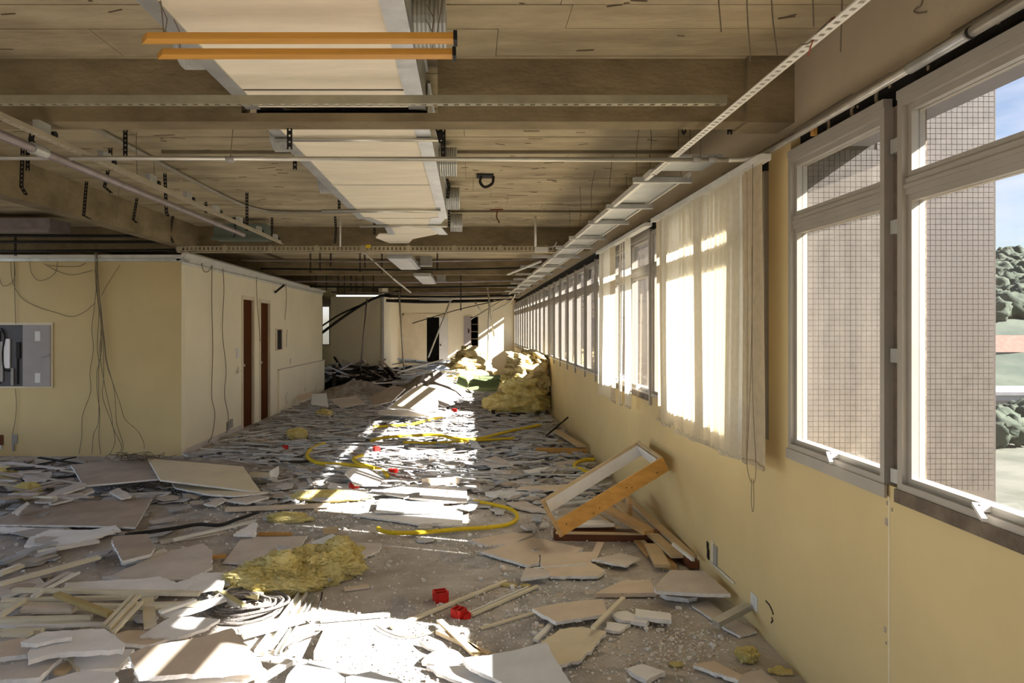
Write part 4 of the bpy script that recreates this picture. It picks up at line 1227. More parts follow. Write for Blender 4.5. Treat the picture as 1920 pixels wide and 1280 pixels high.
# ---- big pieces, left middle
bd([(133, 871), (273, 858), (301, 897), (157, 910)], .16, M_PBROWN, 'large brown board lying tilted beside the long cream board under the cable bundle', (0, .06), .016, .003)
bd([(277, 859), (456, 874), (489, 922), (400, 911), (300, 899)], .15, M_PCREAM, 'long cream painted board propped on rubble in front of the panel wall', (-.08, .10), .016, .002)
bd([(318, 900), (345, 905), (420, 912), (505, 922), (440, 929), (390, 926), (330, 914)], .07, M_PCREAM, 'bent cream strip trapped under the long cream board', (0, 0))
bd([(0, 970), (58, 945), (172, 938), (285, 934), (254, 988), (160, 985), (0, 983)], .05, M_PBROWN, 'widest brown board lying flat with a straight white edge', (0, .02), .014, .003, None, (3,))
bd([(64, 940), (110, 917), (150, 903), (158, 912), (120, 925), (95, 941)], .12, M_PGREY, 'grey shard leaning against the brown tilted board', (0, .12))
bd([(92, 943), (130, 925), (172, 914), (176, 920), (130, 937), (100, 944)], .09, M_PGREY, 'long thin grey shard below the brown tilted board', (0, .05))
bd([(205, 921), (222, 914), (240, 923), (246, 930), (228, 934)], .10, M_PGREY, 'small curled shard with a torn white underside between the two brown boards', (.1, .1))
bd([(55, 1007), (93, 992), (170, 993), (218, 984), (226, 993), (146, 1017), (105, 1023), (45, 1022)], .045, M_PWHITE, 'whitish board with a bright snapped edge below the widest brown board', (0, .02))
bd([(0, 987), (82, 989), (86, 994), (54, 1003), (20, 996), (0, 997)], .035, M_PWHITE, 'narrow whitish shard tucked under the widest brown board')
bd([(209, 1012), (213, 1005), (277, 1000), (290, 1026), (282, 1038), (229, 1051)], .085, M_PBROWN, 'blocky brown board piece with thick white broken edges', (0, .05), .022, .005)
bd([(225, 1054), (282, 1040), (308, 1026), (314, 1031), (285, 1046), (232, 1056)], .03, M_GYP, 'white broken layer under the blocky brown board piece')
bd([(190, 1086), (302, 1036), (381, 1018), (399, 1032), (397, 1064), (345, 1086), (270, 1087)], .045, M_PGREY, 'big grey leaf shaped board left of the square tile', (0, .02), .014)
bd([(454, 1007), (576, 1004), (555, 1036), (536, 1050), (519, 1058), (418, 1054)], .02, M_PGREY, 'square grey ceiling tile lying flat behind the fluffy insulation clump', (0, 0), .012, .002)
bd([(437, 1001), (476, 979), (483, 980), (478, 1003)], .06, M_PWHITE, 'small pale triangular shard behind the square tile', (0, .08))
bd([(583, 1016), (623, 1000), (646, 1014), (644, 1023), (610, 1031)], .055, M_PBLUE, 'pale five sided shard behind the insulation clump', (0, .06))
bd([(644, 1016), (716, 1018), (709, 1032), (677, 1045), (648, 1034)], .03, M_PGREY, 'grey shard with a bright corner to the right of the insulation clump', (0, .02))
bd([(555, 1036), (587, 1008), (601, 1021), (616, 1036), (562, 1041)], .018, M_PGREY, 'thin grey piece lying between the square tile and the pale five sided shard')
bd([(418, 937), (483, 928), (504, 931), (461, 943)], .05, M_PGREY, 'grey shard with a white snapped tip in front of the long cream board', (0, .05))
bd([(382, 944), (415, 931), (425, 935), (404, 948)], .05, M_PGREY, 'small grey shard beside the one with a white snapped tip', (0, .05))
bd([(270, 1084), (300, 1080), (330, 1092), (355, 1085), (377, 1073), (442, 1072), (431, 1093), (356, 1104), (273, 1109), (119, 1102), (122, 1092)], .06, M_PWHITE, 'long white board with a wavy outline above the heap of cream slats', (0, .02))
bd([(352, 1104), (363, 1088), (421, 1086), (417, 1097), (360, 1109)], .095, M_PWHITE, 'sunlit white shard resting on the wavy white board', (0, .04), .02)
bd([(0, 1100), (75, 1082), (90, 1097), (22, 1113), (0, 1117)], .05, M_PGREY, 'grey board corner under the cream slats', (0, .03))
bd([(22, 960), (50, 940), (54, 944), (34, 965)], .11, M_PPINK, 'tan splinter standing up at the corner of the widest brown board', (.3, .2), .008)
bd([(38, 888), (98, 884), (96, 892), (84, 901), (48, 901)], .10, M_PGREY, 'grey trapezoid shard lying in the dim corner below the panel wall', (0, .06))
bd([(0, 902), (30, 899), (12, 906), (0, 908)], .05, M_PPINK, 'pale sliver in the dim corner below the panel wall')

# ---- sunlit middle
bd([(703, 959), (712, 935), (748, 935), (765, 939), (830, 942), (834, 957), (806, 960)], .055, M_PWHITE, 'bright sunlit white panel with a notched back edge', (0, .02), .014, .003)
bd([(662, 965), (703, 958), (782, 960), (868, 945), (867, 986), (789, 983), (746, 976)], .024, M_PWHITE, 'bright sunlit panel lying under the notched one with a straight side', (0, 0), .014, .004)
bd([(696, 921), (789, 905), (875, 914), (876, 940), (829, 941), (782, 935)], .045, M_PWHITE, 'bright sunlit board behind the notched panel', (0, .01), .014, .004)
bd([(647, 886), (660, 877), (689, 879), (707, 890), (720, 897), (708, 909), (665, 908)], .12, M_PWHITE, 'white board raised at its left corner beside the red junction boxes', (-.25, .05), .014, .003)
bd([(612, 902), (655, 910), (690, 918), (640, 918), (612, 912)], .06, M_PWHITE, 'narrow white piece behind the sunlit insulation slab')

# ---- lower left foreground
bd([(52, 1224), (68, 1205), (40, 1203), (86, 1183), (196, 1178), (235, 1206), (230, 1217), (108, 1223), (54, 1237)], .15, M_PWHITE, 'large white board with a toothed front edge on top of the cream slats', (0, .05), .022, .007)
bd([(38, 1203), (66, 1192), (134, 1190), (136, 1193), (70, 1206), (66, 1207)], .175, M_PWHITE, 'white strip lying on the board with the toothed edge', (0, .05), .018, .006)
bd([(0, 1203), (47, 1194), (65, 1212), (50, 1226), (0, 1232)], .11, M_PPINK, 'tan faced board behind the toothed white board', (0, .03), .02, .006)
bd([(0, 1248), (119, 1226), (74, 1269), (0, 1274)], .10, M_PGREY, 'grey board with white broken sides under the toothed white board', (0, .03), .022, .007)
bd([(138, 1237), (146, 1223), (252, 1216), (223, 1251), (151, 1255)], .085, M_PWHITE, 'white board beneath the toothed one with a wavy left side', (0, .02), .018, .006)
bd([(241, 1228), (273, 1212), (377, 1194), (435, 1177), (453, 1197), (500, 1255), (390, 1261), (259, 1268)], .145, M_PPINK, 'largest pale board with a pinkish edge and a mullion shadow across it', (0, .06), .02, .005)
bd([(298, 1169), (327, 1154), (413, 1160), (381, 1179), (334, 1194), (262, 1192)], .10, M_PWHITE, 'white board with a scalloped tip above the largest pale board', (0, .03), .016, .006)
bd([(210, 1190), (240, 1181), (300, 1184), (330, 1194), (280, 1208), (236, 1206)], .085, M_PPINK, 'pale rounded board between the toothed board and the scalloped one', (0, .02), .016)
bd([(68, 1280), (140, 1260), (216, 1257), (221, 1269), (201, 1292), (70, 1302)], .11, M_PWHITE, 'white board with a crumbled corner right of the grey one', (0, .04), .02, .008)
bd([(255, 1276), (352, 1264), (456, 1271), (453, 1292), (252, 1292)], .075, M_PBLUE, 'cool white board mostly hidden under the largest pale board', (0, 0), .016)
bd([(534, 1284), (539, 1266), (557, 1246), (580, 1243), (620, 1253), (646, 1270), (640, 1292), (530, 1296)], .10, M_PBLUE, 'bluish white board with a rounded top corner lying in the sun patch', (0, .03), .018, .004)
bd([(648, 1269), (695, 1258), (745, 1272), (762, 1284), (740, 1294), (650, 1294)], .09, M_PBLUE, 'bluish white board beside the rounded one in the sun patch', (0, .02), .018, .004)
bd([(404, 1262), (455, 1255), (500, 1258), (505, 1264), (460, 1272), (412, 1270)], .08, M_PWHITE, 'short white strip sticking out under the largest pale board')
bd([(300, 1150), (310, 1140), (420, 1117), (424, 1123), (380, 1140), (318, 1158)], .085, M_PWHITE, 'long white splintered board pointing at the cable coil', (0, .03), .014)
bd([(800, 1228), (830, 1213), (850, 1217), (872, 1234), (850, 1243), (815, 1246), (790, 1240)], .03, M_PCREAM, 'cream flake with a dark curled edge in the sun patch', (0, .02))
bd([(868, 1247), (900, 1246), (960, 1262), (1000, 1284), (880, 1284), (820, 1262), (800, 1248)], .03, M_PWHITE, 'sunlit white sheet under the pale blue board')
bd([(787, 1200), (815, 1205), (835, 1216), (828, 1222), (800, 1212)], .03, M_PPINK, 'small tan chip in the sun patch beside the crossed wooden laths')

# ---- right foreground
bd([(867, 1233), (917, 1228), (1025, 1204), (1047, 1244), (1076, 1288), (968, 1290), (882, 1251)], .075, M_PBLUE, 'large pale blue white board with a torn front edge lying half in shade', (0, .02), .016, .005)
bd([(1014, 1203), (1050, 1179), (1090, 1174), (1137, 1183), (1112, 1215), (1083, 1239), (1049, 1246)], .035, M_PCREAM, 'cream board with crumbled edge partly under the pale blue board', (0, 0), .016, .008)
bd([(997, 1140), (1061, 1129), (1129, 1122), (1138, 1151), (1043, 1165)], .055, M_PPINK, 'tan board with a pointed left end above the cream one', (0, .02), .018, .005)
bd([(1144, 1147), (1176, 1145), (1216, 1162), (1212, 1168), (1162, 1161)], .035, M_PWHITE, 'rounded white fragment beside the white brick shaped piece', (0, 0), .02, .006)
bd([(1191, 1140), (1257, 1149), (1259, 1162), (1191, 1155)], .05, M_PWHITE, 'white brick shaped piece lying on the rounded fragment', (0, 0), .022, .004)
bd([(1137, 1165), (1183, 1170), (1162, 1183), (1133, 1179)], .022, M_PWHITE, 'white flake below the rounded fragment', (0, 0), .014, .007)
bd([(1117, 1111), (1167, 1088), (1219, 1086), (1230, 1111), (1117, 1112)], .035, M_PPINK, 'thick pale tan board with a straight front in front of the timber pile', (0, .01), .024, .003, M_PPINK)
bd([(1226, 1100), (1257, 1068), (1320, 1070), (1370, 1113), (1309, 1112), (1230, 1107)], .095, M_PGREY, 'grey tan board leaning over rubble against the window wall', (.03, .02), .02, .003)
bd([(1238, 1111), (1300, 1113), (1308, 1119), (1290, 1122), (1250, 1117)], .03, M_PPINK, 'broken piece propping the board by the window wall', (0, 0), .024, .008)
bd([(1297, 1134), (1327, 1125), (1363, 1154), (1424, 1183), (1388, 1192), (1363, 1179)], .018, M_PGREY, 'flat tan strip under the shiny metal stud by the window wall', (0, 0), .012, .003)
bd([(1176, 1253), (1205, 1244), (1248, 1258), (1212, 1276)], .03, M_PWHITE, 'isolated white diamond shaped fragment on the bare floor', (0, 0), .024, .006)
bd([(903, 1034), (1000, 1007), (1094, 1027), (1076, 1036), (1012, 1038), (1011, 1055), (989, 1059)], .03, M_PPINK, 'wide pale tan board with a pointed left end in front of the red brown beam', (0, .0), .018, .004)
bd([(1013, 1037), (1112, 1034), (1108, 1054), (1135, 1068), (1122, 1079), (1032, 1079), (1014, 1057)], .035, M_PPINK, 'pale tan board with a stepped right end beside the pointed one', (0, .0), .02, .005)
bd([(977, 1084), (986, 1063), (1029, 1068), (1032, 1077)], .06, M_PGREY, 'small grey shard overlapping the stepped tan board', (0, .04), .018, .004)
bd([(1110, 1048), (1165, 1036), (1200, 1046), (1173, 1060)], .045, M_PGREY, 'greyish kite shaped board in front of the red brown beam', (0, .02), .014)
bd([(880, 1012), (960, 998), (1000, 1000), (960, 1020), (910, 1022)], .016, M_PPINK, 'thin tan sheet covered in crumbs beside the curved yellow hose')
bd([(1430, 1290), (1300, 1246), (1340, 1238), (1385, 1262), (1420, 1272)], .03, M_PPINK, 'tan board corner next to the yellow fluff by the window wall', (0, 0), .018)
bd([(1395, 1262), (1428, 1253), (1460, 1280), (1420, 1290), (1380, 1284)], .04, M_PGREY, 'grey tan board end lying by the yellow fluff', (0, 0), .018)

# ---- right middle
bd([(910, 922), (984, 917), (1024, 926), (996, 939), (941, 931)], .03, M_PBLUE, 'cool white jagged board behind the curved yellow hose', (0, .02), .014, .007)
bd([(950, 941), (989, 940), (1017, 953), (1027, 959), (996, 957), (960, 948)], .03, M_PGREY, 'grey slanted shard in front of the cool white board', (0, .02))
bd([(910, 925), (940, 918), (945, 924), (925, 932)], .05, M_PBLUE, 'small white shard on the corner of the cool white board', (0, .05))
bd([(965, 917), (976, 912), (1072, 907), (1086, 909), (1055, 925), (1037, 919)], .055, M_PPINK, 'brownish sheet lifted off the floor behind the timber frame', (0, .04), .008, .003)
bd([(1056, 900), (1086, 896), (1106, 898), (1091, 906)], .04, M_PGREY, 'small tan shard behind the upper side of the timber frame', (0, .04))
bd([(873, 884), (973, 882), (973, 894), (873, 893)], .04, M_PWHITE, 'long rectangular white board lying flat at the edge of the sunlight', (0, 0), .014, .003)
bd([(920, 878), (958, 882), (955, 889)], .06, M_PGREY, 'thin grey splinter lying on the rectangular white board', (0, .03))
bd([(979, 882), (1029, 874), (1000, 890)], .06, M_PWHITE, 'white triangular shard beside the rectangular board', (.02, .06))
bd([(902, 865), (929, 868), (962, 871), (921, 875)], .06, M_PGREY, 'curved shard with a shadowed underside behind the rectangular board', (0, .05))
bd([(910, 860), (930, 854), (960, 868), (981, 866), (940, 869)], .07, M_PGREY, 'second curved shard resting over the first behind the rectangular board', (0, .05))
bd([(1015, 880), (1050, 872), (1080, 879), (1045, 888)], .04, M_PPINK, 'tan shard lying beside the kinked yellow hose', (0, .03))
bd([(1028, 868), (1070, 862), (1120, 866), (1060, 873)], .05, M_PGREY, 'flat shard behind the kinked yellow hose', (0, .03))
bd([(948, 834), (998, 830), (996, 843), (967, 842)], .045, M_PBLUE, 'cool grey board before the honey coloured bar', (0, .03))
bd([(879, 823), (894, 827), (902, 838), (883, 836)], .11, M_PBLUE, 'pale shard standing on edge where the yellow hoses cross', (.1, .25))
bd([(810, 868), (840, 860), (880, 865), (860, 877), (815, 874)], .05, M_PGREY, 'grey shard at the edge of the sunlight before the rectangular board', (0, .03))

# ---- white heap in the middle distance
M_TENT = M_PWHITE
bd([(728, 764), (775, 727), (790, 722), (822, 729), (821, 770), (785, 768)], .40, M_PCREAM, 'big pale board leaning up on the middle heap in the sunlight', (.0, .62), .02, .004)
bd([(768, 742), (788, 736), (802, 746), (773, 757)], .40, M_PGREY, 'small grey square board on the face of the leaning pale board', (.05, .7), .014, .003)
bd([(820, 738), (836, 741), (853, 756), (834, 762), (820, 756)], .22, M_PGREY, 'grey board leaning on the right of the middle heap', (-.2, .5), .014, .004)
bd([(708, 772), (735, 765), (830, 776), (850, 770), (845, 778), (790, 781), (712, 776)], .14, M_PWHITE, 'long white strip at the foot of the middle heap', (0, .05))
bd([(690, 745), (740, 722), (760, 728), (735, 752), (700, 760)], .34, M_PBROWN, 'brown board propped on the shaded side of the middle heap', (.2, .5), .014)
bd([(585, 738), (612, 737), (616, 762), (583, 757)], .24, M_PBLUE, 'bluish grey board propped near the end of the service core', (0, .6), .014, .003)
bd([(556, 742), (588, 733), (582, 746), (560, 753)], .2, M_PPINK, 'tan board leaning against the foot of the service core', (.1, .5), .014, .003)
bd([(618, 748), (668, 742), (685, 756), (640, 764)], .17, M_PGREY, 'dusty grey board between the core and the middle heap', (0, .35), .014)
# heap cores that carry the leaning boards
def mound(name, c, rx, ry, h, m, label, seed, cat='rubble heap', rough=.25):
    vs, fs = [], []
    N, K = 28, 9
    for j in range(K + 1):
        for i in range(N):
            f = j / K
            th = 2 * math.pi * i / N
            q = Vector((math.cos(th) * f, math.sin(th) * f, 0))
            n_ = noise.noise(q * 3.1 + Vector((seed, 0, 0))) + .6 * noise.noise(q * 9 + Vector((0, seed, 0)))
            z_ = h * (1 - f ** 1.6) * (1 + rough * n_) + (.04 * n_ * (1 - f) * h * 4)
            edge = 1 + .25 * noise.noise(Vector((math.cos(th) * 1.7, math.sin(th) * 1.7, seed)))
            xx, yy_ = c[0] + q.x * rx * edge, c[1] + q.y * ry * edge
            if yy_ < 16.9 and yy_ > 8.5: xx = max(xx, XB + .06)
            if yy_ > 18.9: xx = max(xx, -2.3)
            if c[1] < 8.5: yy_ = min(yy_, YB - .02)
            vs.append((xx, yy_, max(0.002, z_)))
    for j in range(K):
        for i in range(N):
            a, b2 = j * N + i, j * N + (i + 1) % N
            fs.append((a, a + N, b2 + N, b2))
    o = MB().add(vs, fs).build(name, m, loc=(c[0], c[1], 0))
    return tag(o, label, cat)
M_DUST = mat('crushed_plaster_rubble', (0.22, 0.185, 0.155), 0.95, 0.2, 7, 0.9, 25, col2=(0.42, 0.38, 0.34), detail=10)
mound('rubble_mound', (-.9, 16.2, 0), 1.1, 1.2, .50, M_DUST, 'mound of crushed plaster under the boards of the middle heap', 3)
mound('rubble_mound', (-2.6, 16.0, 0), 1.0, 1.2, .34, M_DUST, 'low mound of crushed plaster beside the end of the service core', 9)
mound('rubble_mound', (-3.3, 7.6, 0), 1.3, .55, .16, M_DUST, 'low mound of dust and splinters at the foot of the panel wall', 12)

# ---- corner piece standing open like a box flap
cp = empty('board_corner', fl(490, 900, 0), 'small L shaped cream board corner standing on edge past the long cream board', 'plasterboard')
a_, b_, c_ = fl(468, 905), fl(506, 906), fl(522, 896)
MB().bar(a_, b_, .014, .11).build('front_leaf', M_PCREAM, cp)
MB().bar(b_, c_, .014, .125).build('side_leaf', M_PWHITE, cp)

# ---- slats, sticks and profiles of the foreground
SL = [((25, 1109), (374, 1116), .034, .02, M_SLAT, .075, 'longest cream slat lying level across the slat heap'),
      ((4, 1129), (295, 1121), .034, .02, M_SLAT, .055, 'cream slat with a rounded end below the longest one'),
      ((4, 1136), (305, 1141), .034, .02, M_SLAT, .045, None), ((0, 1146), (250, 1150), .03, .02, M_SLAT, .025, None), ((45, 1147), (140, 1147), .06, .03, M_PPINK, .05, 'short thick tan batten lying on the slat heap'),
      ((0, 1165), (172, 1161), .034, .02, M_SLAT, .05, None), ((106, 1118), (207, 1156), .035, .025, mat('ochre_slat', (0.42, 0.31, 0.12), 0.6, 0.1), .09, 'ochre slat lying crosswise over the cream slats'),
      ((194, 1176), (251, 1116), .018, .016, M_SLAT, .11, 'slanting cream slat, outermost of the crosswise bundle'), ((203, 1180), (262, 1117), .018, .016, M_SLAT, .11, None), ((212, 1190), (266, 1131), .016, .016, M_SLAT, .11, None), ((208, 1184), (255, 1130), .022, .012, M_SLAT, .10, None),
      ((0, 1158), (45, 1127), .03, .02, M_SLAT, .07, None), ((59, 1120), (149, 1075), .014, .014, M_SLATW, .08, None), ((41, 1122), (129, 1075), .04, .012, M_PGREY, .06, 'grey flat lath slanting up from the slat heap'), ((66, 1121), (138, 1077), .014, .014, M_SLATW, .075, None),
      ((241, 1138), (380, 1135), .032, .02, M_SLAT, .09, None), ((277, 1125), (282, 1178), .06, .015, M_SLAT, .08, 'wide pale slat lying towards the toothed white board'), ((0, 1079), (43, 1063), .03, .02, M_SLAT, .03, None), ((0, 1074), (38, 1060), .02, .015, M_SLATW, .04, None),
      ((110, 1266), (138, 1244), .05, .02, M_WOODP, .05, 'brownish ply stub under the toothed white board'), ((120, 1228), (149, 1258), .025, .02, M_SLAT, .06, None), ((7, 1190), (57, 1192), .04, .02, M_SLAT, .06, None), ((0, 1188), (80, 1186), .034, .02, M_SLAT, .05, None),
      ((0, 1175), (120, 1178), .03, .02, M_SLATW, .03, None), ((60, 1170), (230, 1176), .03, .02, M_SLAT, .035, None), ((30, 1178), (200, 1172), .02, .015, M_SLATW, .05, None), ((120, 1196), (250, 1160), .03, .02, M_SLAT, .02, None),
      ((0, 1098), (186, 1047), .045, .02, M_SLAT, .05, 'wide cream slat slanting up past the blocky brown board'), ((0, 1059), (104, 1021), .042, .025, M_METB, .03, 'bluish metal profile slanting up to the whitish board'), ((70, 1038), (186, 1017), .035, .02, M_SLATW, .03, 'white strip lying beside the bluish metal profile'),
      ((300, 1150), (366, 1127), .03, .015, M_SLATW, .12, 'white slat lying on the splintered board'), ((402, 1107), (458, 1142), .028, .025, mat('greenish_lath', (0.50, 0.44, 0.22), 0.6, 0.1), .05, 'greenish lath pointing into the cable coil'), ((433, 1109), (489, 1122), .045, .03, mat('greenish_lath', (0.5, 0.44, 0.22)), .03, 'short greenish lath under the insulation clump'), ((415, 1118), (448, 1143), .02, .02, M_SLATW, .05, None),
      ((447, 1186), (601, 1152), .05, .02, M_SLATW, .05, 'long white slat in the sunlight below the cable coil'), ((455, 1196), (570, 1165), .035, .02, M_SLATW, .03, None), ((601, 1165), (731, 1154), .03, .016, M_SLATW, .01, 'white slat with a dusty end on the bare floor'), ((734, 1179), (950, 1091), .026, .014, M_SLAT, .006, 'long straight cream slat leading past the red junction boxes'),
      ((885, 1154), (1009, 1100), .022, .012, M_SLAT, .012, 'thin cream slat lying behind the long straight one'), ((880, 1150), (990, 1102), .012, .01, M_SLATW, .01, None), ((903, 1179), (1007, 1149), .02, .01, M_SLAT, .006, 'thin slat pointing at the tan pointed board'), ((1112, 1179), (1169, 1122), .024, .012, M_SLAT, .06, 'cream slat crossing between the tan board and the white fragments'), ((1004, 1203), (1043, 1163), .028, .014, M_SLATW, .01, 'short white slat under the tan pointed board'),
      ((596, 1237), (619, 1183), .04, .04, M_SLAT, .004, 'square cream block strip standing in the sun patch'), ((824, 1165), (895, 1232), .035, .012, M_WOODP, .03, 'splintered wooden lath, upper of the crossed pair'), ((821, 1187), (918, 1232), .03, .02, M_WOODP, .012, 'wooden lath, lower of the crossed pair'), ((860, 1196), (900, 1228), .03, .012, M_WOODP, .02, None),
      ((483, 1282), (544, 1244), .035, .02, M_SLATW, .07, 'white slat end beside the rounded bluish board'), ((423, 958), (619, 949), .07, .025, M_PPINK, .02, 'long pale plank lying level behind the strip of insulation'), ((325, 1014), (476, 979), .03, .018, M_SLATW, .02, 'long white strip beside the black hose'), ((300, 1018), (420, 998), .08, .01, M_PGREY, .004, 'grey plank beside the black hose'),
      ((645, 1107), (692, 1101), .035, .014, M_PPINK, .004, 'lone tan stub on the bare floor right of the insulation clump'), ((791, 908), (861, 906), .02, .06, M_PPINK, .05, 'tan bar standing on edge on the sunlit board'), ((440, 905), (480, 894), .02, .012, M_SLATW, .004, None), ((1126, 1019), (1110, 1053), .05, .012, M_PPINK, .02, 'tan strip running under the kite shaped board'),
      ((484, 1003), (548, 1003), .025, .02, M_WOODO, .004, 'short orange stick on the square grey tile'), ((398, 1047), (424, 1045), .03, .02, M_WOODO, .02, 'orange stick end beside the leaf shaped board'), ((1019, 1077), (1060, 1087), .02, .012, M_SLAT, .004, None),
      ((505, 1218), (547, 1165), .03, .02, M_SLATW, .01, None), ((606, 1000), (634, 998), .05, .04, M_WOODP, .004, 'small ply block behind the pale shards'), ((740, 872), (800, 862), .03, .01, M_SLATW, .03, None)]
UN = 0
for (a, c, w_, h_, m_, z_, lab) in SL:
    if lab:
        stick('slat', a, c, w_, h_, m_, lab, 'slat', None, z_)
    else:
        hue = 'white' if m_ is M_SLATW else 'cream' if m_ is M_SLAT else 'wooden'
        where = 'in the slat heap behind the toothed white board' if a[0] < 300 and a[1] > 1100 else 'beside the wide slanting slat' if a[0] < 300 else 'around the cable coil' if a[0] < 560 and a[1] > 1100 else 'on the floor among the scattered boards'
        stick('slat', a, c, w_, h_, m_, 'plain narrow %s slat %s' % (hue, where), 'slat', '%s slats %s' % (hue, where), z_)
stick('metal_stud', (486, 1230), (569, 1116), .05, .03, M_GALVW, 'dusty metal channel slanting away from the cable coil', 'metal stud', None, .004, None, True)
stick('metal_stud', (520, 1228), (590, 1118), .03, .02, M_GALV, 'second dusty metal channel beside the first', 'metal stud', None, .004, None, True)
stick('metal_stud', (1342, 1174), (1404, 1141), .05, .03, M_GALV, 'shiny metal stud end lying against the window wall', 'metal stud', None, .05, .09)
# slats and splinters in the dim corner under the panel wall
rd = random.Random(31)
for k in range(46):
    x_, y_ = rd.uniform(-60, 150), rd.uniform(862, 945)
    L = rd.uniform(25, 110); an = rd.gauss(0, .16)
    hue, m_ = rd.choice((('brown', M_PBROWN), ('brown', M_PBROWN), ('grey', M_PGREY), ('grey', M_PGREY), ('cream', M_SLAT), ('black', M_DARKJ)))
    stick('dim_slat', (x_ - L / 2, y_ + L * an / 2), (x_ + L / 2, y_ - L * an / 2), rd.uniform(.02, .05), .012, m_, 'dusty %s slat lying in the dim heap below the electrical panel' % hue, 'slat', hue + ' slats below the electrical panel', rd.uniform(.01, .17), rd.uniform(.01, .2))

# ---- timber by the window wall
tf = empty('timber_crate', (1.0, 5.1, .2), 'open timber box frame leaning up against the window wall', 'timber frame')
fa, fb, fc, fe = Vector((.60, 5.40, .155)), Vector((.63, 4.78, .155)), Vector((1.475, 5.12, .545)), Vector((1.475, 5.86, .545))
nrm = (fc - fb).cross(fe - fc).normalized()
if nrm.z < 0: nrm = -nrm
def brd(g, a, c, inward, t, hgt):
    d = (c - a)
    L = d.length; d.normalize()
    inn = (Vector(inward) - (a + c) / 2); inn = (inn - d * inn.dot(d)); inn = (inn - nrm * inn.dot(nrm)).normalized()
    g.obox((a + c) / 2 + inn * t / 2 + nrm * hgt / 2, d * (L / 2), inn * (t / 2), nrm * (hgt / 2))
ctr = (fa + fb + fc + fe) / 4
H_ = .11
for (a, c, nm, m_) in ((fb, fc, 'near_board', M_WOODO), (fa, fe, 'far_board', M_WOODP), (fa, fb, 'foot_board', M_WOOD), (fe, fc, 'head_board', M_WOODP)):
    g = MB(); brd(g, a, c, ctr, .02, H_); g.build(nm, m_, tf)
g = MB(); brd(g, fa.lerp(ctr, .06), fe.lerp(ctr, .06), ctr, .012, H_ * .8); g.build('white_lining', M_PWHITE, tf)
g = MB(); brd(g, fe.lerp(ctr, .06), fc.lerp(ctr, .06), ctr, .012, H_ * .8); g.build('white_lining', M_PWHITE, tf)
g = MB()
for f_ in (.08, .3, .36, .62, .66, .9):
    p_ = fb.lerp(fc, f_) + nrm * (.02 + .04 * ((f_ * 37) % 1))
    g.obox(p_ + Vector((.0, -.003, 0)), (.003, 0, 0), (0, .004, 0), (0, 0, .003))
g.build('nail_head', M_DARKJ, tf)
def plank(a, c, w_, h_, m_, lab, roll=0.0):
    u = Vector((roll, 0, 1))
    return tag(MB().bar(a, c, w_, h_, u).build('timber_plank', m_), lab, 'plank')
bm = tag(MB().bar(fl(1038, 1011), fl(1236, 1014), .07, .078).build('timber_beam', M_WOODR), 'dark red brown timber beam lying across in front of the timber frame', 'beam')
plank(fl(1042, 1000, .08), fl(1205, 1002, .08), .03, .012, M_WOODP, 'pale edging strip on top of the red brown beam')
plank(fl(1128, 950, .20), fl(1216, 1001, .11), .10, .028, M_WOOD, 'thick pine plank lying over the red brown beam')
plank(fl(1100, 950, .13), fl(1160, 990, .10), .03, .015, M_WOODP, 'narrow pale strip next to the thick pine plank')
plank(fl(1153, 940, .05), fl(1270, 1046, .05), .085, .02, M_WOODP, 'long pale plank at the foot of the window wall beside the timber frame')
plank(fl(1180, 938, .10), fl(1297, 1046, .06), .06, .02, M_WOODP, 'grey brown plank leaning along the window wall')
plank(fl(1262, 1022, .12), fl(1300, 1052, .10), .02, .02, M_SLATW, 'short white edged strip at the end of the wall planks')
plank(fl(1222, 1024, .03), fl(1242, 1064, .03), .10, .022, M_WOODP, 'short pale plank end poking out under the red brown beam')
plank(fl(1228, 1030, .004), fl(1256, 1068, .004), .10, .025, M_WOOD, 'honey pine plank end under the short pale one')
plank(fl(1195, 1017, .004), fl(1220, 1046, .004), .05, .02, M_WOOD, 'narrow pine plank end beside the two stacked ends')
plank(fl(1205, 1017, .01), fl(1228, 1042, .01), .03, .02, M_WOODP, 'thin strip beside the narrow pine plank end')
plank(fl(1278, 1046, .01), fl(1302, 1066, .01), .07, .05, M_WOODR, 'stubby brown block at the foot of the wall planks')
plank(fl(1066, 985, .10), fl(1153, 983, .10), .12, .02, M_PWHITE, 'white shelf board under the timber frame')
plank(fl(1060, 990, .06), fl(1152, 990, .06), .06, .035, M_WOOD, 'pine shelf lipping under the white shelf board')
plank(fl(1176, 940, .14), fl(1182, 968, .12), .03, .10, M_WOOD, 'upright pine stub behind the thick pine plank')
tag(MB().bar(fl(1004, 851), fl(1100, 852), .05, .08).build('timber_bar', M_WOODO), 'honey coloured bar lying across by the window wall under pale planks', 'bar')
tag(MB().bar(fl(998, 858), fl(1102, 858), .08, .03).build('timber_bar', M_WOODP), 'pale batten lying in front of the honey coloured bar', 'bar')
plank(fl(1042, 808, .10), fl(1090, 838, .10), .10, .02, M_WOODP, 'pale plank slanting behind the honey coloured bar')
plank(fl(1050, 835, .02), fl(1055, 815, .02), .08, .02, M_WOODP, 'short pale plank standing between the bar and the slanting plank')
tag(MB().tube([fl(1018, 822, .03), px(1065, 782, fl(1040, 812).y - .4)], .012, 6).build('steel_rod', M_DARKJ), 'dark steel rod sticking up by the window wall', 'rod')
tag(MB().bar(fl(928, 781), fl(985, 780), .10, .06).box(*[v for v in (fl(928, 781).x - .06, fl(928, 781).x, fl(928, 781).y - .06, fl(928, 781).y + .06, 0, .12)]).build('dark_profile', M_DARKJ), 'dark grey profile lying in front of the tall insulation pile', 'profile')

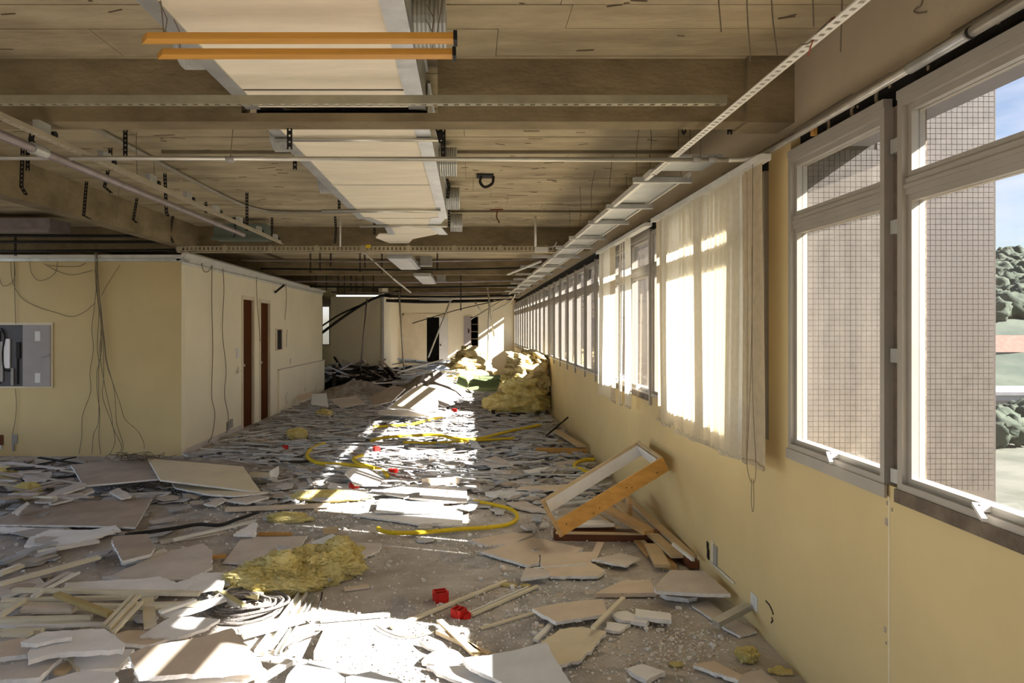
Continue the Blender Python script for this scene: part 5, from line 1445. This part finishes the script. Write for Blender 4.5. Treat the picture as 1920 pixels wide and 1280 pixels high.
# ---- yellow hoses and other lines lying on the floor
def floor_line(name, pts, r, m, label, cat, z=None, rib=0.0, n=8):
    P = smooth_path([fl(x_, y_, (z if z is not None else r) + .012) for (x_, y_) in pts], 14 if rib else 8)
    if rib:
        # corrugation: resample evenly
        Q = [P[0]]; acc = 0
        for i in range(1, len(P)):
            seg = (P[i] - P[i - 1]).length
            k = max(1, int(seg / .008))
            for s in range(1, k + 1):
                Q.append(P[i - 1].lerp(P[i], s / k))
        rr = [r * (1 + (rib if i % 2 else -rib)) for i in range(len(Q))]
        g = MB().tube(Q, r, n, rr=rr)
    else:
        g = MB().tube(P, r, n)
    return tag(g.build(name, m, smooth=not rib), label, cat)
floor_line('yellow_hose', [(708, 990), (720, 996), (746, 999), (800, 997), (858, 992), (918, 988), (952, 983), (969, 972), (965, 959), (943, 950), (900, 941), (889, 939)], .0165, M_HOSE, 'thick yellow hose bent in a wide U on the floor in the foreground', 'hose', .02, .05, 10)
floor_line('yellow_hose', [(608, 831), (590, 837), (578, 847), (577, 857), (594, 867), (625, 870), (659, 872), (709, 879), (727, 892)], .021, M_HOSE, 'yellow hose curling round by the gravelly rubble on the left', 'hose', .05)
floor_line('yellow_hose', [(680, 853), (663, 859), (668, 866), (680, 871), (700, 877)], .02, M_HOSE, 'short yellow hose looped over the curling one', 'hose', .09)
floor_line('yellow_hose', [(700, 801), (730, 798), (762, 796), (777, 794), (800, 788), (829, 781)], .022, M_HOSE, 'yellow hose end reaching up towards the middle heap', 'hose', .06)
floor_line('yellow_hose', [(696, 826), (721, 820), (760, 818), (798, 815), (825, 816), (855, 822), (879, 824), (908, 820), (935, 813), (965, 806), (1012, 797)], .022, M_HOSE, 'long yellow hose running from the sunlight to the window wall', 'hose', .07)
floor_line('yellow_hose', [(756, 829), (790, 830), (817, 830), (850, 828), (879, 826), (920, 824), (965, 821)], .018, M_HOSE, 'thin yellow hose lying just below the long one', 'hose', .05)
floor_line('yellow_hose', [(1115, 861), (1094, 862), (1080, 868), (1077, 876), (1089, 879), (1098, 884), (1122, 888)], .02, M_HOSE, 'kinked yellow hose at the foot of the window wall', 'hose', .06)
floor_line('black_hose', [(234, 1003), (270, 998), (300, 994), (334, 989), (372, 983), (412, 984), (443, 974), (484, 960)], .014, M_RUB, 'black rubber hose snaking across the grey planks', 'hose', .05)
floor_line('dark_cable', [(490, 862), (500, 850), (515, 842), (530, 840), (545, 832)], .01, M_RUB, 'dark cable scrap in the rubble before the core', 'cable', .03)
floor_line('dark_cable', [(490, 862), (520, 865), (550, 866), (580, 864)], .012, M_RUB, 'second dark cable scrap in the rubble before the core', 'cable', .03)
floor_line('thin_cable', [(604, 1110), (600, 1130), (590, 1148), (560, 1165)], .005, M_RUB, 'thin black cable curving from under the insulation clump', 'cable', .03)
floor_line('thin_cable', [(540, 1215), (560, 1200), (590, 1188), (625, 1182)], .008, M_BRAID, 'braided cable end lying in the sun patch', 'cable', .012)
floor_line('thin_cable', [(707, 1173), (720, 1182), (750, 1193), (780, 1192), (815, 1184)], .0025, M_WIRE, 'hair thin wire curving on the sunlit floor', 'wire', .006)
# coil of braided cable
cc = fl(458, 1146, 0)
g = MB()
rc = random.Random(4)
P = []
turns = 9
for i in range(turns * 22):
    a = 2 * math.pi * i / 22
    rad = .155 + .045 * math.sin(i * .13) + rc.uniform(-.004, .004)
    P.append(cc + Vector((math.cos(a) * rad * 1.15 + .02 * math.sin(i * .05), math.sin(a) * rad * 1.0, .012 + .006 * (i / 22) + .012 * math.sin(a * 2 + i * .02))))
g.tube(P, .0085, 6)
tag(g.build('cable_coil', M_BRAID, smooth=True), 'coil of braided grey cable lying below the insulation clump', 'cable coil')

# ---- red junction boxes
def red_box(x_, y_, s, label, rz=.3, z=0.0):
    c = fl(x_, y_, z)
    t = empty('junction_box', c, label, 'junction box')
    ca, sa = math.cos(rz), math.sin(rz)
    ax, ay = Vector((ca, sa, 0)), Vector((-sa, ca, 0))
    g = MB()
    hz_ = Vector((0, 0, 1))
    th = .004
    for sx in (-1, 1):
        g.obox(c + ax * sx * s + hz_ * s * .8, ax * th, ay * s, hz_ * s * .8)
        g.obox(c + ay * sx * s + hz_ * s * .8, ax * s, ay * th, hz_ * s * .8)
    g.obox(c + hz_ * th, ax * s, ay * s, hz_ * th)
    g.obox(c + hz_ * s * 1.5, ax * s, ay * s * .15, hz_ * .004)
    g.build('shell', M_RED, t)
    for sx in (-1, 1):
        MB().obox(c + ax * sx * s * 1.15 + hz_ * s * 1.2, ax * s * .18, ay * s * .25, hz_ * s * .3).build('lug', M_RED, t)
    MB().tube([c - ay * s * 1.01 + hz_ * s * .8, c - ay * s * 1.06 + hz_ * s * .8], s * .4, 10).build('knockout', M_DARKJ, t)
    return t
red_box(826, 1126, .036, 'red plastic junction box lying upright on the bare floor')
red_box(860, 1156, .030, 'broken red plastic junction box behind the long cream slat', 1.0)
red_box(874, 1158, .018, 'red chip of plastic lying against the broken junction box', .4)
red_box(738, 889, .036, 'red junction box at the end of the curling yellow hose', .1, .04)
red_box(664, 916, .034, 'red junction box half lit behind the sunlit insulation slab', .7, .05)
red_box(706, 845, .034, 'red scrap of a box on the bright strip of floor', .5, .03)
red_box(852, 772, .035, 'red box end on the foot of the middle heap', .5, .12)
red_box(535, 842, .03, 'pinkish red box in the gravelly rubble before the core', .2, .03)
# ================================================================== GLASS WOOL
def wool(c, sx, sy, sz, seed, m, label, fold=.35, rz=0.0, tilt=0.0, tilty=0.0, group=None, name='insulation_clump', sub=5, flat=True, zmin=.002, freq=1.5, fluff=0.0):
    import bmesh
    bm = bmesh.new()
    bmesh.ops.create_icosphere(bm, subdivisions=sub, radius=1.0)
    R = Matrix.Rotation(rz, 3, 'Z') @ Matrix.Rotation(tilty, 3, 'Y') @ Matrix.Rotation(tilt, 3, 'X')
    s_ = Vector((seed * 7.3, seed * 3.1, seed * 1.7))
    cv = Vector(c)
    for v in bm.verts:
        d = v.co.normalized()
        # squarish batt: superellipsoid
        e = .62
        q = Vector([math.copysign(abs(t) ** e, t) for t in d])
        q.normalize()
        k = 1.0
        n1 = noise.noise(d * freq + s_)
        n2 = noise.noise(d * freq * 2.3 + s_ * 1.3)
        ridge = 1 - abs(noise.noise(Vector((d.x * 3.2, d.y * 2.0, d.z * 5.0)) + s_))
        n4 = noise.noise(d * 13 + s_)
        k += fold * n1 + fold * .4 * n2 + fold * .35 * (ridge - .75) + .035 * n4 + .02 * noise.noise(d * 29 + s_)
        if fluff:
            k += fluff * (1.0 * abs(noise.noise(d * 5 + s_)) + .8 * noise.noise(d * 11 + s_) + .55 * noise.noise(d * 24 + s_) + .4 * noise.noise(d * 48 + s_) - .2)
        p = Vector((d.x * sx, d.y * sy, d.z * sz)) * k
        p = R @ p
        p += cv
        if p.z < zmin:
            p.z = zmin + .002 * n4
        if p.x > XW - .012:
            p.x = XW - .012
        v.co = p
    me = bpy.data.meshes.new(name)
    org = Vector((cv.x, cv.y, 0 if flat else cv.z - sz))
    for v in bm.verts:
        v.co -= org
    bm.to_mesh(me); bm.free()
    me.materials.append(m)
    me.polygons.foreach_set('use_smooth', [True] * len(me.polygons))
    o = bpy.data.objects.new(name, me)
    COL.objects.link(o)
    o.location = org
    return tag(o, label, 'insulation', group)
p = fl(515, 1108); wool((p.x, p.y + .03, .07), .27, .16, .13, 1.0, M_WOOL, 'fluffy yellow insulation clump with a hollow, left half, in the foreground', .42, sub=6, fluff=.16)
p = fl(612, 1085); wool((p.x, p.y + .02, .085), .24, .15, .14, 2.4, M_WOOL, 'fluffy yellow insulation clump joined to the hollow one on its right', .42, .3, sub=6, fluff=.16)
p = fl(612, 938); wool((p.x, p.y, .04), .37, .13, .055, 3.3, M_WOOL, 'flat yellow insulation slab with a shadow stripe in the sunlight', .25, .02, fluff=.08)
p = fl(542, 978); wool((p.x, p.y, .03), .18, .07, .05, 4.1, M_WOOL, 'narrow strip of yellow insulation beside the long pale plank', .25, -.03, fluff=.10)
p = fl(1400, 1238); wool((p.x, p.y, .025), .05, .045, .035, 5.2, M_WOOL, 'bright yellow tuft of insulation on the floor by the window wall', .5, 0, sub=5, fluff=.2)
p = fl(1462, 1262); wool((p.x, p.y, .01), .05, .03, .015, 6.6, M_WOOL, 'flattened yellow tuft near the corner of the window wall', .5, 0, sub=4)
p = fl(1268, 1249); wool((p.x, p.y, .01), .035, .02, .012, 7.7, M_WOOL, 'crumb of yellow insulation next to the white diamond fragment', .5, 0, sub=3)
p = fl(556, 828); wool((p.x, p.y + .05, .10), .14, .11, .10, 8.2, M_WOOL, 'upright lump of yellow insulation in the rubble before the core', .2, .2, sub=5, fluff=.08)
p = fl(608, 781); wool((p.x, p.y, .06), .16, .1, .08, 9.4, M_WOOL, 'small yellow insulation lump below the end of the core', .3, sub=4)
p = fl(48, 936); wool((p.x, p.y, .08), .14, .1, .08, 10.4, M_WOOL, 'dim yellow insulation lump beside the widest brown board', .3, sub=4)
p = fl(6, 900); wool((p.x, p.y, .06), .12, .1, .08, 11.4, M_WOOL, 'yellow insulation scrap in the dim corner under the panel', .3, sub=4)
p = fl(955, 1099); wool((p.x, p.y, .008), .05, .02, .012, 12.4, M_WOOL, 'flat yellow crumb at the end of the long cream slat', .4, sub=3)
p = fl(985, 1100); wool((p.x, p.y, .008), .03, .018, .012, 13.4, M_WOOL, 'round yellow crumb beside the thin cream slats', .4, sub=3)
# tall pile against the window wall (base y 775 -> 12.9 m away)
TP = [((.96, 12.95, .2), .56, .42, .26, 21, .0, .0, .0, 'lowest batt of the tall insulation pile by the window wall', M_WOOL),
      ((1.05, 13.0, .5), .46, .38, .24, 22, .3, .15, .1, 'second batt from the floor in the tall insulation pile', M_WOOL),
      ((1.12, 13.1, .74), .42, .40, .22, 23, -.2, .2, .25, 'folded batt in the middle of the tall insulation pile', M_WOOLT),
      ((1.08, 13.25, .92), .38, .36, .14, 24, .2, .25, .35, 'drooping batt near the top of the tall insulation pile', M_WOOLT),
      ((1.28, 13.5, 1.05), .22, .5, .10, 25, .1, .1, .3, 'topmost batt of the tall insulation pile touching the windows', M_WOOLT),
      ((.62, 12.75, .10), .22, .16, .10, 26, .1, 0, 0, 'small batt end at the left foot of the tall insulation pile', M_WOOL),
      ((.72, 13.3, .55), .10, .30, .42, 27, .0, .0, .35, 'batt hanging down the left side of the tall insulation pile', M_WOOLT)]
for (c, sx, sy, sz, sd, rz, tx, ty, lab, m_) in TP:
    wool(c, sx, sy, sz, sd, m_, lab, .46, rz, tx, ty, 'tall insulation pile', 'insulation_batt', 5, freq=1.7, fluff=.05)
# broad pile in the middle (base y 735 -> 17.2 m)
MP = [((.05, 17.9, .30), .72, .55, .32, 31, 0, 0, 0, 'broad base batt of the sunlit insulation pile', M_WOOLT),
      ((.02, 18.0, .66), .55, .45, .28, 32, .2, .1, .0, 'crumpled middle batt of the sunlit insulation pile', M_WOOLT),
      ((.05, 18.1, .92), .36, .34, .20, 33, -.2, .0, .1, 'top batt of the sunlit insulation pile, folded to a peak', M_WOOLT),
      ((-.62, 17.4, .16), .34, .30, .20, 34, .1, 0, -.3, 'brownish batt slumped at the left of the sunlit insulation pile', M_WOOL),
      ((.62, 17.9, .28), .20, .25, .22, 35, .1, 0, .1, 'small batt at the right of the sunlit insulation pile', M_WOOLT)]
for (c, sx, sy, sz, sd, rz, tx, ty, lab, m_) in MP:
    wool(c, sx, sy, sz, sd, m_, lab, .32, rz, tx, ty, 'sunlit insulation pile', 'insulation_batt', 5)
# green boards before the middle pile
def gb(pts, z, tilt, lab, th=.03):
    return slab_piece('green_board', pts, M_GREEN, th, z, tilt, .004, M_GREEN, lab, 'board', None, 0, .1)
gb([(852, 731), (860, 704), (872, 706), (877, 717), (874, 734)], .30, (0, 1.2), 'pale green board leaning upright before the sunlit insulation pile')
gb([(876, 716), (890, 708), (940, 706), (944, 714), (934, 724), (880, 726)], .28, (0, .5), 'dark green board lying on the green stack')
gb([(876, 728), (900, 722), (940, 724), (936, 732), (880, 734)], .10, (0, .15), 'lowest dark green board of the green stack')
gb([(898, 704), (946, 702), (942, 708), (900, 709)], .42, (0, .2), 'topmost green board of the green stack')
gb([(878, 726), (898, 723), (896, 727), (880, 730)], .22, (0, .3), 'short light green offcut on the green stack')

# ================================================================== FAR SCRAP HEAPS
rs = random.Random(77)
M_STUDW = mat('white_blue_stud', (0.60, 0.64, 0.70), 0.5, 0.08, 5, metal=0.2)
def scrap(nm, n, xr, yr, zr, Lr, wr, mats, label, cat, group, ang=(0, .5), zt=.25):
    for k in range(n):
        c = Vector((rs.uniform(*xr), rs.uniform(*yr), rs.uniform(*zr)))
        L = rs.uniform(*Lr); a = rs.gauss(*ang); e = rs.gauss(0, zt)
        d = Vector((math.cos(a) * math.cos(e), math.sin(a) * math.cos(e), math.sin(e))) * (L / 2)
        lo = min((c + d).z, (c - d).z)
        if lo < .0: c.z += -lo + .002
        A, B = c - d, c + d
        if max(A.x, B.x) > XW - .1 or min(A.x, B.x) < -8.5 or max(A.y, B.y) > 23.3: continue
        if max(A.y, B.y) > 18.9 and min(A.x, B.x) < -2.2: continue
        if min(A.y, B.y) < 17.1 and min(A.x, B.x) < -3.5: continue
        w_ = rs.uniform(*wr)
        tag(MB().bar(A, B, w_, w_ * rs.uniform(.3, .8)).build(nm, rs.choice(mats)), label, cat, group)
scrap('metal_stud', 34, (-4.2, -3.3), (17.3, 18.6), (.25, .62), (.5, 1.1), (.04, .08), (M_STUDW, M_METB, M_STUDW), 'pale metal stud in the stack past the end of the core', 'metal stud', 'studs past the core', (.2, .6), .3)
scrap('dark_scrap', 60, (-3.45, -1.9), (17.2, 18.6), (.0, .55), (.4, 1.3), (.04, .13), (M_DARKJ, M_DARKJ, M_DARKJ, M_PBROWN), 'dark strip in the dark scrap heap past the core', 'scrap', 'dark scrap heap', (.3, .8), .35)
scrap('metal_stud', 60, (-2.2, -.6), (18.4, 21.0), (.02, .62), (.6, 1.8), (.05, .1), (M_STUDW, M_METB, M_METB, M_STUDW), 'pale metal stud in the long scrap stack before the far wall', 'metal stud', 'studs before the far wall', (.15, .4), .12)
scrap('metal_stud', 26, (-1.6, -.5), (16.5, 18.2), (.15, .5), (.5, 1.5), (.03, .08), (M_STUDW, M_SLATW, M_METB), 'pale stud scattered over the rubble before the sunlit insulation', 'metal stud', 'studs on the middle rubble', (.5, .5), .15)
mound('scrap_mound', (-2.9, 18.0, 0), 1.0, .8, .45, M_DARKJ, 'dark mound under the dark scrap heap', 17)
mound('scrap_mound', (-1.5, 19.6, 0), 1.1, 1.2, .45, M_METB, 'grey mound under the long stack of studs', 19)
for (a, c, D0, D1_, w_, lab) in (((634, 738), (703, 717), 16.2, 16.6, .13, 'long white panel strip sloping up over the dark scrap heap'), ((700, 720), (764, 716), 16.6, 17, .10, 'white panel strip lying level on top of the dark scrap heap'),
                                 ((745, 700), (830, 675), 17.0, 18.2, .03, 'long pale rod lying over the studs towards the dark doorway'), ((798, 707), (846, 735), 17.0, 15.8, .04, 'pale strut sloping down from the studs past the insulation'),
                                 ((701, 741), (738, 725), 15.8, 16.2, .03, 'thin white rod on the dusty mound'), ((820, 741), (862, 758), 15.6, 15.0, .06, 'white curved strip on the right slope of the middle heap')):
    tag(MB().bar(px(a[0], a[1], D0), px(c[0], c[1], D1_), w_, .03).build('panel_strip', M_SLATW), lab, 'strip')

# ================================================================== SCATTERED SHARDS
rz_ = random.Random(123)
def in_room(X, Y):
    if X > XW - .12: return False
    if Y > YB - .15 and X < XB + .15: return False
    return Y < 22.5
def proto_shard(r, n, jag):
    P = []
    for i in range(n):
        a = 2 * math.pi * (i + r.uniform(-.3, .3)) / n
        P.append((math.cos(a) * r.uniform(.65, 1.0), math.sin(a) * r.uniform(.65, 1.0)))
    return P
KINDS = [('white', M_SCW, 'small white plasterboard shard lying flat in the strewn rubble', 'white shards strewn over the floor'),
         ('grey', M_SCG, 'small grey plasterboard shard lying flat in the strewn rubble', 'grey shards strewn over the floor'),
         ('cool', M_SCB, 'small cool grey board shard lying flat in the strewn rubble', 'cool grey shards strewn over the floor'),
         ('tan', M_SCT, 'small tan board shard lying flat in the strewn rubble', 'tan shards strewn over the floor'),
         ('cream', M_SCE, 'narrow white strip lying flat in the strewn rubble', 'white strips strewn over the floor')]
protos = {}
for ki, (kn, km, lab, grp) in enumerate(KINDS):
    L_ = []
    for v in range(6):
        if kn == 'cream':
            P = [Vector((-1, -.06, 0)), Vector((1, -.05, 0)), Vector((.98, .06, 0)), Vector((-.97, .05, 0))]
        else:
            P = [Vector((x_, y_ * .7, 0)) for (x_, y_) in proto_shard(rz_, rz_.choice((4, 5, 5, 6, 7)), 0)]
        k = len(P)
        vs = [p_ + Vector((0, 0, .05)) for p_ in P] + [p_ + Vector((rz_.uniform(-.02, .02), rz_.uniform(-.02, .02), 0)) for p_ in P]
        me = bpy.data.meshes.new('shard_' + kn)
        fs = [tuple(range(k)), tuple(range(2 * k - 1, k - 1, -1))] + [(i + k, (i + 1) % k + k, (i + 1) % k, i) for i in range(k)]
        me.from_pydata([tuple(q) for q in vs], [], fs)
        me.materials.append(km); me.materials.append(M_SCE)
        me.polygons.foreach_set('material_index', [0, 0] + [1] * k)
        me.update()
        L_.append(me)
    protos[kn] = L_
def clear_zone(x_, y_):
    # bare floor patches of the photograph
    if 620 < x_ < 1000 and 1020 < y_ < 1150: return True
    if 1050 < x_ < 1420 and 1080 < y_ < 1280: return True
    if 620 < x_ < 900 and y_ > 1150: return True
    return False
count = 0
placed = []
while count < 300:
    # more of them in the middle distance
    Y = rz_.uniform(6.0, 16.8) if count < 272 else rz_.uniform(3.6, 6.0)
    X = rz_.uniform(-3.5, 1.40)
    if not in_room(X, Y): continue
    x_ = VX + X / Y * FPX; y_ = VY + EYE / Y * FPX
    if y_ > 1275 or x_ < -20: continue
    if clear_zone(x_, y_): continue
    if Y < 8.4 and X < -2.0 and rz_.random() < .7: continue
    kn, km, lab, grp = rz_.choices(KINDS, (4, 3, 3, 1.5, 4 if Y > 6 else 1))[0]
    s = rz_.uniform(.07, .24) if kn != 'cream' else rz_.uniform(.12, .5)
    if Y < 6: s *= .5
    me = rz_.choice(protos[kn])
    o = bpy.data.objects.new('strip' if kn == 'cream' else 'board_shard', me)
    COL.objects.link(o)
    o.location = (X, Y, .003 + rz_.uniform(0, .04))
    o.scale = (s, s, rz_.uniform(.2, .32))
    o.rotation_euler = (rz_.gauss(0, .05), rz_.gauss(0, .05), rz_.uniform(0, 6.28) if kn != 'cream' else rz_.gauss(0, .5))
    where = 'on the sunlit strip of floor' if -1.7 < X < 0 else 'between the service core and the sunlit strip' if X <= -1.7 else 'between the sunlit strip and the window wall'
    tag(o, lab.replace('in the strewn rubble', where), 'strip' if kn == 'cream' else 'plasterboard', grp.replace('strewn over the floor', where))
    count += 1

def merged(name, items, mats, label, cat):
    g = MB()
    for (c, s, ang, h, k, mi, tz) in items:
        vs = []
        for i in range(k):
            a = 2 * math.pi * i / k + ang
            rad = s * (.6 + .4 * ((i * 7919 + int(c.x * 1000)) % 97) / 97)
            vs.append(c + Vector((math.cos(a) * rad, math.sin(a) * rad * .75, h + tz * math.cos(a))))
        vs += [v + Vector((0, 0, -h)) for v in vs]
        g.add(vs, [tuple(range(k)), tuple(range(2 * k - 1, k - 1, -1))] + [(i + k, (i + 1) % k + k, (i + 1) % k, i) for i in range(k)], mi)
    o = g.build(name, mats, loc=(0, 0, 0))
    return tag(o, label, cat, kind='stuff')
items = []
while len(items) < 3800:
    Y = 6.2 + 11.5 * rz_.random() ** .9
    X = rz_.uniform(-3.5, 1.42)
    if not in_room(X, Y): continue
    items.append((Vector((X, Y, .002 + rz_.uniform(0, .05))), rz_.uniform(.03, .13), rz_.uniform(0, 6), rz_.uniform(.006, .014), rz_.choice((4, 5, 6)), rz_.choices((0, 1, 2, 3, 4), (4, 2.5, 3, 1, 1))[0], rz_.gauss(0, .012)))
while len(items) < 4250:
    X, Y = rz_.uniform(-6.0, -2.4), rz_.uniform(2.6, 8.4)
    items.append((Vector((X, Y, .002 + rz_.uniform(0, .04))), rz_.uniform(.04, .2), rz_.uniform(0, 6), rz_.uniform(.008, .014), rz_.choice((4, 5, 6)), rz_.choices((0, 1, 2, 3, 4), (2, 3, 2, 2, 2))[0], rz_.gauss(0, .012)))
merged('rubble_shards', items, [M_SCW, M_SCG, M_SCB, M_SCT, M_PBROWN], 'countless small board shards covering the middle of the floor', 'rubble')
items = []
while len(items) < 900:
    Y = rz_.uniform(7, 17.5); X = rz_.uniform(-3.4, 1.4)
    if not in_room(X, Y): continue
    items.append((X, Y))
g = MB()
for (X, Y) in items:
    L = rz_.uniform(.08, .35); a = rz_.gauss(0, .45); z_ = rz_.uniform(.02, .07)
    d = Vector((math.cos(a), math.sin(a), rz_.gauss(0, .06))) * L
    A = Vector((X, Y, z_)) - d; B = Vector((X, Y, z_)) + d
    if not (in_room(A.x, A.y) and in_room(B.x, B.y)): continue
    g.bar(A, B, rz_.uniform(.012, .035), .01, mi=rz_.choice((0, 0, 1, 2)))
tag(g.build('rubble_splinters', [M_SCE, M_SCB, M_SCG], loc=(0, 0, 0)), 'countless thin white splinters covering the middle of the floor', 'rubble', kind='stuff')
# thin dust lying in patches on the floor
vs, fs = [], []
NX, NY = 90, 190
for j in range(NY + 1):
    for i in range(NX + 1):
        X = -3.5 + 4.95 * i / NX; Y = 3.0 + 15.5 * j / NY
        q = Vector((X, Y, 0))
        n_ = noise.noise(q * 1.1) * .5 + noise.noise(q * 3.1 + Vector((5, 0, 0))) * .35 + noise.noise(q * 9) * .25
        bias = -.22 + .42 * min(1, max(0, (Y - 5.2) / 2.5))
        if 3.0 < Y < 4.2 and -.9 < X < .5: bias = .05
        vs.append((X, Y, max(-.02, .012 * (n_ + bias)) + .0006))
for j in range(NY):
    for i in range(NX):
        a = j * (NX + 1) + i
        q = (a, a + 1, a + NX + 2, a + NX + 1)
        if max(vs[k][2] for k in q) <= 0: continue
        if any(not in_room(vs[k][0], vs[k][1]) for k in q): continue
        fs.append(q)
tag(MB().add(vs, fs).build('plaster_dust', mat('pale_plaster_dust', (0.34, 0.32, 0.30), 0.97, 0.15, 9, 0.8, 60, col2=(0.52, 0.505, 0.49), detail=12), loc=(0, 0, 0), smooth=True), 'pale plaster dust lying in patches on the floor', 'dust', kind='stuff')
# crumbs: tiny chunks, as the dust of the whole floor
g = MB()
n_ = 0
while n_ < 17000:
    if n_ % 3 == 0:
        x_, y_ = rz_.uniform(-10, 1500), rz_.uniform(770, 1279)
    elif n_ % 3 == 1:
        cx, cy, sx, sy = rz_.choice(((900, 1020, 90, 22), (1000, 1170, 90, 45), (1230, 1225, 80, 30), (480, 855, 90, 14), (300, 925, 70, 12), (760, 1200, 110, 45), (980, 1120, 70, 35), (860, 860, 120, 10), (620, 1055, 60, 16), (640, 850, 60, 10), (1280, 1200, 60, 25), (420, 880, 60, 12)))
        x_, y_ = rz_.gauss(cx, sx), rz_.gauss(cy, sy)
    else:
        x_, y_ = rz_.uniform(380, 1060), rz_.uniform(770, 1000)
    if y_ < 765 or y_ > 1280: continue
    p = fl(x_, y_)
    if not in_room(p.x + .05, p.y): continue
    s = (.0012 + .0036 * rz_.random() ** 2) * (1 + p.y * .10) * (2.2 if rz_.random() < .05 else 1)
    vs = []
    for k in range(8):
        vs.append((p.x + s * ((k & 1) * 2 - 1) * rz_.uniform(.5, 1.2), p.y + s * ((k >> 1 & 1) * 2 - 1) * rz_.uniform(.5, 1.2), .001 + (s * 1.3 * rz_.uniform(.5, 1.2) if k & 4 else 0)))
    g.add(vs, [(4, 5, 7, 6), (0, 1, 5, 4), (2, 6, 7, 3), (0, 4, 6, 2), (1, 3, 7, 5)], 1 if rz_.random() < .25 else 0)
    n_ += 1
tag(g.build('plaster_crumbs', [M_GYP, M_PPINK], loc=(0, 0, 0)), 'white plaster crumbs scattered over the whole floor', 'crumbs', kind='stuff')
